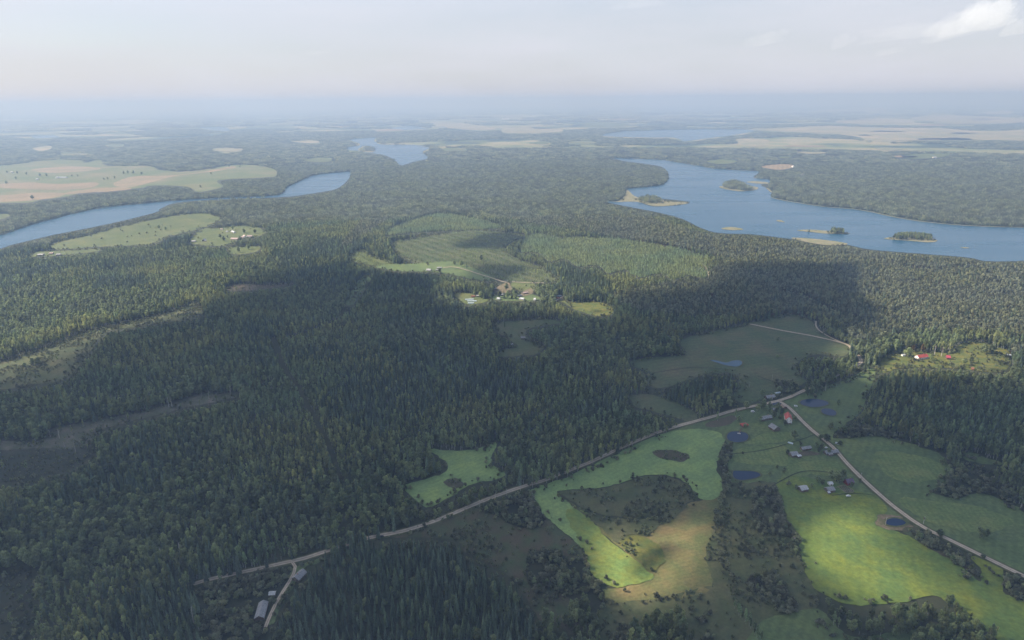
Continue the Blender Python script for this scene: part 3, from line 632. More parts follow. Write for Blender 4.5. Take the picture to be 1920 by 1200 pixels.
# ------------------------------------------------------------------ haze
hz, hnt, hb = newmat('haze_air'); hnt.nodes.clear()
ho = hnt.nodes.new('ShaderNodeOutputMaterial'); hv = hnt.nodes.new('ShaderNodeVolumePrincipled')
hv.inputs['Color'].default_value = (*HAZE_COLOR, 1); hv.inputs['Density'].default_value = HAZE_DENSITY; hv.inputs['Absorption Color'].default_value = (.5306, .479, .4409, 1); hv.inputs['Anisotropy'].default_value = 0.15
hnt.links.new(hv.outputs[0], ho.inputs['Volume'])
S = 98000.
HV = [(x, y, z) for z in (-6., H+110) for x, y in ((-S, -S), (S, -S), (S, S), (-S, S))]
HF = [(0, 3, 2, 1), (4, 5, 6, 7), (0, 1, 5, 4), (1, 2, 6, 5), (2, 3, 7, 6), (3, 0, 4, 7)]
tag(link('haze', mesh_np('haze', HV, HF, hz)), 'pale blue haze fading the far country towards the horizon', 'haze', kind='stuff')

# ------------------------------------------------------------------ clouds
def cloud_mat(name, dens, col=(1, 1, 1), g=.3):
    m, nt, b = newmat(name); nt.nodes.clear()
    o = nt.nodes.new('ShaderNodeOutputMaterial'); v = nt.nodes.new('ShaderNodeVolumePrincipled')
    v.inputs['Color'].default_value = (*col, 1); v.inputs['Density'].default_value = dens; v.inputs['Anisotropy'].default_value = g
    nt.links.new(v.outputs[0], o.inputs['Volume']); return m
CLOUD_ALT = 1250.0
OFFX = CLOUD_ALT/SUN_DIR[2]*SUN_DIR[0]; OFFY = CLOUD_ALT/SUN_DIR[2]*SUN_DIR[1]
def pin(X, Y, p):
    ins = np.zeros(X.shape, bool); j = len(p)-1
    for i in range(len(p)):
        xi, yi = p[i]; xj, yj = p[j]
        if yi != yj: ins ^= ((yi > Y) != (yj > Y)) & (X < (xj-xi)*(Y-yi)/(yj-yi)+xi)
        j = i
    return ins
def sdist(X, Y, p):
    d = np.full(X.shape, 1e9)
    for i in range(len(p)):
        a, b = p[i-1], p[i]; ab = b-a; L2 = (ab**2).sum()+1e-9
        t = np.clip(((X-a[0])*ab[0]+(Y-a[1])*ab[1])/L2, 0, 1)
        d = np.minimum(d, np.hypot(X-a[0]-t*ab[0], Y-a[1]-t*ab[1]))
    return np.where(pin(X, Y, p), d, -d)
def cloud_from_shade(label, polys, holes, soft, thick, st, rough=60, mat=None):
    def gp(p): 
        s_ = smooth(p, 3); x, y = unproj_z(s_[:, 0], s_[:, 1], 12.); return np.stack([x, y], -1)
    P = gp(polys); Hs = [(gp(h_), a_, b_) for h_, a_, b_ in holes]
    x0, y0 = P.min(0)-300; x1, y1 = P.max(0)+300
    X, Y = np.meshgrid(np.arange(x0, x1, st), np.arange(y0, y1, st))
    wob = (fbm(X, Y, 260, 31, 3)-.5)*rough*2
    d = sdist(X, Y, P)+wob
    t = sstep(0, soft, d)
    for h_, sft, amt in Hs:
        dh = 22+sdist(X, Y, h_)+wob*.7+(fbm(X, Y, 150, 77, 2)-.5)*sft*.9
        t = t*(1-amt*sstep(-sft*.5, sft*.7, dh))
    t = t*thick*(.75+.5*fbm(X, Y, 400, 3, 2))
    t[t < 1.2] = 0; t[0] = t[-1] = 0; t[:, 0] = t[:, -1] = 0
    ny, nx = X.shape; act = np.zeros((ny-1, nx-1), bool)
    for a in (t[:-1, :-1], t[1:, :-1], t[:-1, 1:], t[1:, 1:]): act |= a > 0
    X2, Y2 = X+OFFX, Y+OFFY
    base = CLOUD_ALT-.25*t; top = CLOUD_ALT+.75*t
    idt = np.arange(ny*nx).reshape(ny, nx); idb = np.where(t > 0, idt+ny*nx, idt)
    V = np.concatenate([np.stack([X2, Y2, top], -1).reshape(-1, 3), np.stack([X2, Y2, base], -1).reshape(-1, 3)])
    J, I = np.nonzero(act)
    Ft = np.column_stack([idt[J, I], idt[J, I+1], idt[J+1, I+1], idt[J+1, I]])
    Fb = np.column_stack([idb[J, I], idb[J+1, I], idb[J+1, I+1], idb[J, I+1]])
    F = np.concatenate([Ft, Fb]); u, inv = np.unique(F, return_inverse=True); V = V[u]; F = inv.reshape(F.shape)
    o = link('cloud', fast_mesh('cloud', V, F, mat)); tag(o, label, 'cloud'); return o
MCL = cloud_mat('cumulus_overhead', .034)
MAIN = [(-900,640),(-160,700),(0,668),(60,660),(130,645),(200,625),(290,590),(380,560),(430,528),(500,508),(560,500),(640,486),(682,490),(700,508),(760,506),(840,512),(850,545),(880,568),(960,574),(1040,572),(1090,584),(1130,580),(1160,548),(1250,540),(1340,520),(1372,492),(1450,483),(1540,487),(1640,491),(1655,525),(1660,560),(1705,590),(1695,622),(1640,640),(1590,650),(1600,690),(1640,702),(1700,692),(1800,697),(1880,702),(1900,665),(1960,655),(2500,650),(3400,900),(3600,1700),(-1800,1700),(-1600,800)]
HOLES = [([(1470,965),(1560,930),(1640,955),(1700,1010),(1800,1070),(1960,1120),(2060,1250),(1800,1200),(1700,1150),(1560,1130),(1490,1050)], 70, .72),
         ([(1550,960),(1610,962),(1620,1000),(1590,1050),(1520,1040),(1510,1000)], 60, 1.0), ([(1620,1040),(1680,1045),(1700,1100),(1640,1110)], 50, 1.0),
         ([(1095,1020),(1150,995),(1230,960),(1330,950),(1350,1000),(1330,1060),(1250,1110),(1150,1118),(1105,1080)], 60, 1.0),
         ([(1078,975),(1108,965),(1170,1005),(1240,1080),(1220,1105),(1140,1105),(1090,1030)], 40, 1.0),
         ([(-300,700),(0,640),(120,600),(190,620),(120,690),(0,720)], 90, .95), ([(1660,560),(1700,470),(2000,560),(2000,640),(1720,620)], 80, .6)]
cloud_from_shade('wide flat cloud overhead whose shadow darkens the near woods', MAIN, HOLES, 120, 75., 32., 45, MCL)
cloud_from_shade('small cloud shading the young plantation below the far pines', [(835,458),(870,440),(900,431),(955,430),(990,444),(975,455),(935,468),(900,462)], [], 70, 75., 24., 30, MCL)
cloud_from_shade('small cloud shading the slope above the sandy hamlet', [(862,520),(880,494),(900,486),(960,486),(1004,489),(985,500),(950,512),(915,522)], [], 70, 70., 24., 25, MCL)
def puff(label, px, py, dist, w, h_, dens, seed, tilt=0.0):
    """a cumulus: a heap of billows with a flatter foot, in real size at its real distance"""
    d = ray(px, py); t = dist/d[1]; c = np.array([0, 0, H])+d*t
    bm = bmesh.new(); bmesh.ops.create_icosphere(bm, subdivisions=5, radius=1.0)
    rr = random.Random(seed)
    lob = [(rr.uniform(-.85, .85), rr.uniform(-.4, .4), rr.uniform(-.25, .5), rr.uniform(.22, .5)) for _ in range(26)]
    for v in bm.verts:
        n = v.co.normalized(); r = .42
        for (a, b, c_, q) in lob:   # farthest hit of the ray along n with each billow
            q *= (1-.35*abs(a)); pr = n.x*a+n.y*b+n.z*c_; k = a*a+b*b+c_*c_-pr*pr
            if k < q*q: r = max(r, pr+math.sqrt(q*q-k))
        v.co = n*r; v.co.z = v.co.z if v.co.z > -.22 else -.22+.25*(v.co.z+.22)
    for v in bm.verts:
        k = .22*(vnoise(v.co.x*9+3, v.co.z*9+v.co.y*7, 1., seed)-.5); v.co *= 1+k
        v.co.x *= w/2; v.co.y *= w/2.6; v.co.z *= h_/1.1; v.co.z += math.tan(R(tilt))*v.co.x
    me_ = bpy.data.meshes.new('cloud'); bm.to_mesh(me_); bm.free(); me_.materials.append(cloud_mat('cumulus_far', dens*.42, g=0.0))
    o = link('cloud', me_, None, c.tolist()); tag(o, label, 'cloud')
PXM = 12000/1280.
for a in [('bright white cumulus cloud high at the right, the largest in the sky', 1842, 42, 12000, 118*PXM, 52*PXM, .0016, 3, 12),
          ('white cloud cut by the right edge of the photo', 1912, 56, 12000, 60*PXM, 26*PXM, .0018, 5, 10),
          ('faint pale cloud with a flat foot, leftmost of the right hand clouds', 1434, 78, 12000, 66*PXM, 22*PXM, .0007, 6, 8),
          ('small faint cloud leaning up to the right beside the flat one', 1582, 80, 12000, 42*PXM, 24*PXM, .0008, 8, 22),
          ('thin faint streak of cloud low under the bright cumulus', 1668, 98, 12000, 50*PXM, 13*PXM, .0006, 9, 10),
          ('faint wisp of cloud above the small leaning one', 1632, 62, 12000, 40*PXM, 12*PXM, .0004, 10, 14),
          ('soft pale veil of cloud wrapped round the bright cumulus', 1815, 52, 12600, 150*PXM, 44*PXM, .0006, 21, 14),
          ('long faint veil of cloud between the flat cloud and the bright cumulus', 1700, 66, 12600, 150*PXM, 26*PXM, .00035, 22, 6),
          ('faint cloud wisp at the top of the sky right of centre', 1200, 8, 12000, 90*PXM, 18*PXM, .0004, 12, 5),
          ('tiny faint cloud in the middle of the pale sky', 597, 100, 12000, 40*PXM, 8*PXM, .0005, 13, 3)]:
    puff(*a)

# ------------------------------------------------------------------ tree shapes
def quads(C, Nn, S_, rg, asp=1.0, spin=None):
    """leaf faces with centre C, normal Nn, half size S_"""
    n = len(C); a = rg.normal(size=(n, 3)) if spin is None else spin
    U = np.cross(Nn, a); U /= np.linalg.norm(U, axis=1)[:, None]+1e-9; W = np.cross(Nn, U)
    S1 = S_[:, None]*asp; S2 = S_[:, None]
    V = np.stack([C-U*S1*rg.uniform(.6, 1.2, (n, 1)), C-W*S2*rg.uniform(.6, 1.1, (n, 1)), C+U*S1*rg.uniform(.6, 1.2, (n, 1)), C+W*S2*rg.uniform(.6, 1.1, (n, 1))], 1).reshape(-1, 3)
    return V, np.arange(4*n).reshape(n, 4)
def blobs_core(rg, lobes, k=.72, seg=6):
    V = []; F = []; o = 0
    for (x, y, z, r, rz) in lobes:
        for a in range(3):
            th = (-.9, .1, 1.0)[a]
            for b in range(seg):
                ph = b/seg*2*np.pi+a*.5
                q = rg.uniform(.8, 1.1)*k
                V.append((x+r*q*math.cos(th)*math.cos(ph), y+r*q*math.cos(th)*math.sin(ph), z+rz*q*math.sin(th)))
        for a in range(2):
            for b in range(seg):
                c = (b+1) % seg; F.append((o+a*seg+b, o+a*seg+c, o+(a+1)*seg+c, o+(a+1)*seg+b))
        F.append((o+2*seg, o+2*seg+seg//3, o+2*seg+2*seg//3, o+2*seg+seg-1))
        o += 3*seg
    return np.array(V), np.array(F)
def trunk_np(h_, r, lean=0, n=5, seg=6):
    V = []; F = []
    for i in range(n):
        t = i/(n-1); rr = r*(1-.8*t)
        for b in range(seg):
            a = b/seg*2*np.pi; V.append((rr*math.cos(a)+lean*t*t, rr*math.sin(a)+.3*lean*t, h_*t))
    for i in range(n-1):
        for b in range(seg):
            c = (b+1) % seg; F.append((i*seg+b, i*seg+c, (i+1)*seg+c, (i+1)*seg+b))
    return np.array(V), np.array(F)
def cat(parts):
    V = []; F = []; o = 0
    for v, f in parts: V.append(v); F.append(f+o); o += len(v)
    return np.concatenate(V), np.concatenate(F)
def spruce_np(seed, h_=21., r=2.7, tiers=13, seg=9, low=.08):
    rg = np.random.default_rng(seed); C = []; parts = []
    for i in range(tiers):
        t = i/(tiers-1); z = h_*(low+(1-low)*t**.92); rad_ = r*(1-t)**.8*rg.uniform(.85, 1.12)+.16; m = max(4, int(seg*(1-.45*t)))
        for b in range(m):
            a = (b+rg.uniform(-.3, .3))/m*2*np.pi+i*.7; q = rad_*rg.uniform(.75, 1.2); w = q*.95*math.pi/m+.16; ca, sa = math.cos(a), math.sin(a); dr = rg.uniform(.25, .55)*q
            tip = np.array([ca*q, sa*q, z-dr]); top = np.array([0, 0, z+h_*.055]); sd_ = np.array([-sa, ca, 0])
            mid = .5*(tip+top)+np.array([0, 0, .06*q])
            parts.append(np.array([top, mid-sd_*w, tip, mid+sd_*w]))
    V = np.concatenate(parts); return V, np.arange(len(V)).reshape(-1, 4)
def leafy_np(seed, h_, r, z0, nl, nq, ls, flat=1.0, core=.7, top=0.0):
    """crown of nl lobes between z0 and h_"""
    rg = np.random.default_rng(seed); cz = (h_+z0)/2; hz_ = (h_-z0)/2; lobes = []
    for i in range(nl):
        u = rg.uniform(-.8, .85) if nl > 1 else 0; a = rg.uniform(0, 2*np.pi); rr = r*(1-.55*abs(u)**1.6)*(1-.25*top*max(u, 0))
        d = rr*rg.uniform(.15, .6) if nl > 1 else 0; q = rr*rg.uniform(.42, .68) if nl > 1 else r
        lobes.append((d*math.cos(a), d*math.sin(a), cz+u*(hz_-q*.5), q, q*flat*rg.uniform(.8, 1.25)))
    C = []; Nn = []
    per = max(3, nq//nl)
    for (x, y, z, q, qz) in lobes:
        n = rg.normal(size=(per, 3)); n[:, 2] = n[:, 2]*.9+.25; n /= np.linalg.norm(n, axis=1)[:, None]
        p = n*np.array([q, q, qz])*rg.uniform(.8, 1.12, (per, 1))+np.array([x, y, z])
        C.append(p); nn = n+rg.normal(size=(per, 3))*.45; Nn.append(nn/np.linalg.norm(nn, axis=1)[:, None])
    C = np.concatenate(C); Nn = np.concatenate(Nn)
    Vq, Fq = quads(C, Nn, np.full(len(C), ls)*rg.uniform(.7, 1.35, len(C)), rg)
    Vc, Fc = blobs_core(rg, lobes, core)
    return cat([(Vc, Fc), (Vq, Fq)])
def bare_np(seed, h_):
    rg = np.random.default_rng(seed); parts = [trunk_np(h_, .42, .5)]
    for k in range(9):
        z = h_*rg.uniform(.5, .95); a = rg.uniform(0, 6.28); l = rg.uniform(1, 3.2)*(1.2-z/h_)+.6
        v, f = trunk_np(l, .09, 0, 3, 4); M = Matrix.Rotation(a, 3, 'Z') @ Matrix.Rotation(R(rg.uniform(45, 70)), 3, 'Y'); v = v @ np.array(M).T+np.array([.5*(z/h_)**2, 0, z]); parts.append((v, f))
    return cat(parts)
LEAF = {'spruce': leaf_mat('spruce_needles', (0.096,0.133,0.087), (0.131,0.164,0.087), (0.123,0.154,0.114)),
        'pine': leaf_mat('pine_needles', (0.180,0.198,0.121), (0.234,0.233,0.127), (0.203,0.216,0.149)),
        'birch': leaf_mat('birch_leaves', (0.196,0.223,0.109), (0.265,0.271,0.118), (0.169,0.216,0.118)),
        'broad': leaf_mat('broad_leaves', (0.131,0.171,0.087), (0.196,0.216,0.099), (0.166,0.191,0.105)),
        'young': leaf_mat('young_needles', (0.203,0.240,0.131), (0.255,0.276,0.131), (0.190,0.240,0.139)),
        'bush': leaf_mat('bush_leaves', (0.128,0.156,0.092), (0.190,0.193,0.109), (0.152,0.154,0.105), 40),
        'autumn': leaf_mat('turning_leaves', (.16,.11,.035), (.11,.085,.03), (.13,.09,.03)),
        'dead': leaf_mat('dead_twigs', (.14,.10,.09), (.11,.09,.08), (.12,.1,.09))}
BARK = {'white': solid('birch_bark', (.46,.45,.41), amt=.4), 'dark': solid('dark_bark', (.075,.058,.045)), 'pine': solid('pine_bark', (.20,.115,.07)), 'grey': solid('bare_wood', (.50,.47,.42))}
SP = {}   # kind -> (list of (crown, trunk, height))
def reg(kind, crown, trunk, leaf, bark, h_):
    c = fast_mesh(kind+'_crown', crown[0], crown[1], LEAF[leaf]); t = fast_mesh(kind+'_trunk', trunk[0], trunk[1], BARK[bark])
    V, F = cat([crown, trunk]); mi = np.r_[np.zeros(len(crown[1]), int), np.ones(len(trunk[1]), int)]
    b = fast_mesh(kind+'_whole', V, F, None, mi, [LEAF[leaf], BARK[bark]])
    SP.setdefault(kind, []).append((c, t, b, h_))
for k in range(5):
    h_ = 20+k*.8; reg('spruce', spruce_np(10+k, h_, 2.7+.2*k, 16, 11), trunk_np(h_*.7, .22), 'spruce', 'dark', h_)
for k in range(4):
    h_ = 18+k*.8; reg('pine', leafy_np(30+k, h_, 3.7, h_*.48, 9, 320, .44, .8, .75, .3), trunk_np(h_*.8, .24), 'pine', 'pine', h_)
for k in range(4):
    h_ = 19+k*.9; reg('birch', leafy_np(50+k, h_, 3.3, h_*.20, 13, 460, .40, 1.2, .66, 1), trunk_np(h_*.85, .26, .6*(k-1.5)), 'birch', 'white', h_)
for k in range(5):
    h_ = 15.5+k*1.0; reg('broad', leafy_np(70+k, h_, 4.8, h_*.10, 15, 560, .52, .95, .72, .4), trunk_np(h_*.6, .3), 'broad', 'dark', h_)
for k in range(2):
    h_ = 5.+k; reg('young', spruce_np(90+k, h_, 1.35, 6, 6, .05), trunk_np(h_*.5, .08, 0, 3, 4), 'young', 'dark', h_)
for k in range(3):
    h_ = 3.4+.6*k; reg('bush', leafy_np(100+k, h_, 2.3, .2, 7, 190, .34, .75, .8), trunk_np(1.2, .1, 0, 3, 4), 'bush', 'dark', h_)
for k in range(2):
    h_ = 15+k; reg('dead', leafy_np(120+k, h_, 2.1, h_*.3, 6, 90, .35, 1.2, .25), bare_np(130+k, h_), 'dead', 'grey', h_)
# ------------------------------------------------------------------ where trees stand
LOW = np.zeros(256, bool); LOW[[4, 5, 6, 7, 9, 10, 11, 12, 13]] = True
def inframe(px, py, mx_=150, my=170): return (px > -mx_) & (px < 1920+mx_) & (py < 1200+my)
def grid_pts(y0, y1, cell, seed, r0, r1):
    rg = np.random.default_rng(seed); out = []
    X, Y = np.meshgrid(np.arange(-.98*y1-cell, .98*y1+cell, cell), np.arange(y0, y1, cell))
    m = (np.abs(X) < .92*Y+150)
    X = X[m]; Y = Y[m]; n = len(X)
    X = X+rg.uniform(-.46, .46, n)*cell; Y = Y+rg.uniform(-.46, .46, n)*cell
    r = np.hypot(X, Y); m = (r >= r0) & (r < r1); return X[m], Y[m], rg
def base_class(X, Y, cz=0.0):
    z = hgt(X, Y); px, py, d = project(np.stack([X, Y, z], -1)); return px, py, d, z, classat(px, np.minimum(py, CH-1))
def clear_of(X, Y, z, hh, rad_, lows=LOW, fr=(.25, .5, .75, 1.0)):
    ok = np.ones(len(X), bool)
    for f in fr:
        for s_ in (-1, 1):
            px, py, _ = project(np.stack([X+s_*rad_*(1-.5*f), Y, z+hh*f], -1)); ok &= ~lows[classat(px, py)]
    return ok
PL = {k: [] for k in SP}     # kind -> list of arrays (x,y,z,scale)
def put(kind, X, Y, z, s_): PL[kind].append(np.column_stack([X, Y, z, s_]))
X, Y, rg = grid_pts(330, 2750, 5.3, 1, 330, 2700)
px, py, d, z, c = base_class(X, Y); m = inframe(px, py) & ~LOW[c]
X, Y, z, c = X[m], Y[m], z[m], c[m]; n = len(X)
def stands(X, Y, k):
    a = R(24); x = X*math.cos(a)+Y*math.sin(a)+150*(fbm(X, Y, 190, 61, 2)-.5); y = -X*math.sin(a)+Y*math.cos(a)+150*(fbm(X, Y, 190, 62, 2)-.5)
    i = np.floor(x/150).astype(np.int64); j = np.floor(y/230+.5*(i % 2)).astype(np.int64)
    n_ = (i*73856093 ^ j*19349663 ^ k*83492791) & 0x7fffffff; n_ = (n_*1103515245+12345) & 0x7fffffff
    return ((n_ >> 8) & 0xffff)/65535.
st1, st2 = stands(X, Y, 1), stands(X, Y, 2)
spn = .55*fbm(X, Y, 260, 41, 3)+.25*st1+.09; spn2 = fbm(X, Y, 170, 57, 3); u = rg.uniform(0, 1, n)
ky = np.where(u < sstep(.50, .66, spn)*.66+.05, 0, np.where(rg.uniform(0, 1, n) < sstep(.4, .62, spn2), 2, 3))   # 0 spruce 2 birch 3 broad
ky = np.where(c == 1, np.where(u < .8, 0, 3), ky); ky = np.where(c == 2, np.where(u < .82, 1, 0), ky)
ky = np.where(c == 3, np.where(u < .8, 2, 3), ky); ky = np.where(c == 8, np.where(u < .25, 2, 3), ky)
sc_ = rg.uniform(.68, 1.18, n)*(.62+.26*fbm(X, Y, 150, 91, 3)+.28*st2)
keep = rg.uniform(0, 1, n) < np.where(ky == 3, .60, np.where(ky == 2, .84, .98))
keep &= fbm(X, Y, 26, 23, 2) > .13
gq = project(np.stack([X, Y, z], -1)); keep &= GAP[np.clip(gq[1].astype(int), 0, CH-1), np.clip((gq[0]+MX).astype(int), 0, CW-1)] == 0
KN = ['spruce', 'pine', 'birch', 'broad']; HT = {'spruce': 21.5, 'pine': 19., 'birch': 20.5, 'broad': 17.5}; RD = {'spruce': 2., 'pine': 2.5, 'birch': 2.5, 'broad': 3.6}
for i, k in enumerate(KN):
    q = keep & (ky == i); q[q] = clear_of(X[q], Y[q], z[q], HT[k]*sc_[q], RD[k])
    put(k, X[q], Y[q], z[q], sc_[q])
q = keep & (rg.uniform(0, 1, n) < .004+.05*(fbm(X, Y, 90, 66, 2) > .70)); q[q] = clear_of(X[q], Y[q], z[q], 16, 2)
put('dead', X[q], Y[q], z[q], sc_[q])
# young stands in rows, shrubs, scattered scrub
X, Y, rg = grid_pts(330, 3300, 3.6, 2, 330, 3300)
px, py, d, z, c = base_class(X, Y); u = rg.uniform(0, 1, len(X)); fr_ = inframe(px, py)
row = .5+.5*np.sin((X*math.cos(R(35))+Y*math.sin(R(35)))*2*np.pi/38+2*fbm(X, Y, 200, 3, 2))
q = fr_ & (c == 4) & (u < .34+.38*(row > .45)); put('young', X[q], Y[q], z[q], (.55+.5*u[q]*2)*rg.uniform(.7, 1.1, q.sum()))
q = fr_ & (c == 7) & (u < .62); put('young', X[q], Y[q], z[q], rg.uniform(.75, 1.3, q.sum())*(.6+1.3*fbm(X[q], Y[q], 130, 12, 2)))
q = fr_ & (c == 5) & (u < .80) & (fbm(X, Y, 22, 5, 2) > .24)
q5 = q & (u < .09); q5[q5] = clear_of(X[q5], Y[q5], z[q5], 8, 3, np.isin(np.arange(256), [10, 11, 12]), (.5, 1.)); put('broad', X[q5], Y[q5], z[q5], rg.uniform(.3, .62, q5.sum()))
q13 = fr_ & (c == 13) & (u < .05+.5*sstep(.42, .62, fbm(X, Y, 34, 9, 3))); put('bush', X[q13], Y[q13], z[q13], rg.uniform(.35, 1.25, q13.sum()))
q7 = fr_ & (c == 7) & (u > .985); put('birch', X[q7], Y[q7], z[q7], rg.uniform(.4, .75, q7.sum()))
q[q] = clear_of(X[q], Y[q], z[q], 3.5, 2, np.isin(np.arange(256), [10, 11, 12]), (.5, 1.)); put('bush', X[q], Y[q], z[q], rg.uniform(.6, 2.0, q.sum()))
nn_ = fbm(X, Y, 38, 15, 3)
q = fr_ & (c == 6) & (u < .05+.6*sstep(.48, .64, nn_)); put('bush', X[q], Y[q], z[q], rg.uniform(.25, 1.15, q.sum()))
edge = np.zeros(len(X), bool)
for dx, dy in ((7, 0), (-7, 0), (0, 8), (0, -8), (13, 5), (-13, 5)):
    ee = project(np.stack([X+dx, Y+dy, z], -1)); edge |= ~LOW[classat(ee[0], np.minimum(ee[1], CH-1))]
q = fr_ & np.isin(c, (4, 6, 9, 10)) & edge & (u < .30) & (fbm(X, Y, 34, 71, 2) > .42); put('bush', X[q], Y[q], z[q], rg.uniform(.4, 1.5, q.sum()))
q = fr_ & (c == 10) & (u > .9985) & (np.hypot(X, Y) > 1500); put('bush', X[q], Y[q], z[q], rg.uniform(.8, 2.2, q.sum()))
q = fr_ & (c == 9) & (u < .012); put('birch', X[q], Y[q], z[q], rg.uniform(.4, .8, q.sum()))
q = fr_ & (c == 9) & (u < .14+.35*sstep(.5, .65, nn_)); put('bush', X[q], Y[q], z[q], rg.uniform(.2, .75, q.sum()))
# understorey at the edges of woods, seen where taller trees stand back
q = fr_ & (c < 4) & (u < .38); q[q] = clear_of(X[q], Y[q], z[q], 3.5, 2, LOW, (.5, 1.)) & ~clear_of(X[q], Y[q], z[q], 26, 4, LOW, (.6, 1.))
put('bush', X[q], Y[q], z[q], rg.uniform(.5, 1.3, q.sum()))
# 300 m pieces become tiles of several trees beyond 2.7 km
def tile_np(seed, size, cnt, hh, r, quadsn, ls, lob=3, mix_=True):
    rg = np.random.default_rng(seed); parts = []; mi = []
    side = int(math.ceil(math.sqrt(cnt)))
    for a in range(side):
        for b in range(side):
            if len(mi) and rg.uniform() < .08: continue
            x = ((a+.5+rg.uniform(-.35, .35))/side-.5)*size; y = ((b+.5+rg.uniform(-.35, .35))/side-.5)*size
            h2 = hh*rg.uniform(.75, 1.15)
            if mix_ and rg.uniform() < .45: v, f = spruce_np(int(rg.integers(1e6)), h2*1.08, r*.85, 5, 5, .1); k = 1
            else: v, f = leafy_np(int(rg.integers(1e6)), h2, r, h2*.15, lob, quadsn, ls, .9, .8); k = 0
            parts.append((v+np.array([x, y, 0]), f)); mi.append(np.full(len(f), k))
    V, F = cat(parts); return fast_mesh('woodland_tile', V, F, None, np.concatenate(mi), [LEAF['pine'], LEAF['spruce']])
TILE = {'mid': [tile_np(200+k, 17, 12, 16, 2.5, 16, 1.0) for k in range(6)], 'far': [tile_np(220+k, 52, 36, 18, 5.0, 6, 2.3, 2) for k in range(5)],
        'horizon': [tile_np(240+k, 260, 49, 22, 24., 5, 9., 1, False) for k in range(4)]}
TP = {}
def tiles(key, cell, y0, r0, r1, seed, hh, zoff=0.0):
    X, Y, rg = grid_pts(y0, r1, cell, seed, r0, r1); px, py, d, z, c = base_class(X, Y)
    q = inframe(px, py, 120, 0) & ~LOW[c]
    far_gap = fbm(X*.8, Y, 1300, 77, 4); r_ = np.hypot(X, Y)
    q &= ~((r_ > 6800) & (far_gap > np.interp(r_, [6800, 10000, 20000], [.60, .53, .49])-.03*np.clip(X/Y, -.5, .6)))
    q[q] = clear_of(X[q], Y[q], z[q], hh, cell*.42, LOW, (.0, .5, 1.0))
    TP[key] = np.column_stack([X[q], Y[q], z[q]+zoff, rg.uniform(.85, 1.12, q.sum())])
tiles('mid', 16., 1500, 2700, 5400, 4, 17)
tiles('far', 50., 3000, 5400, 14000, 5, 18)
tiles('horizon', 240., 8000, 14000, 42000, 6, 22, -3.)

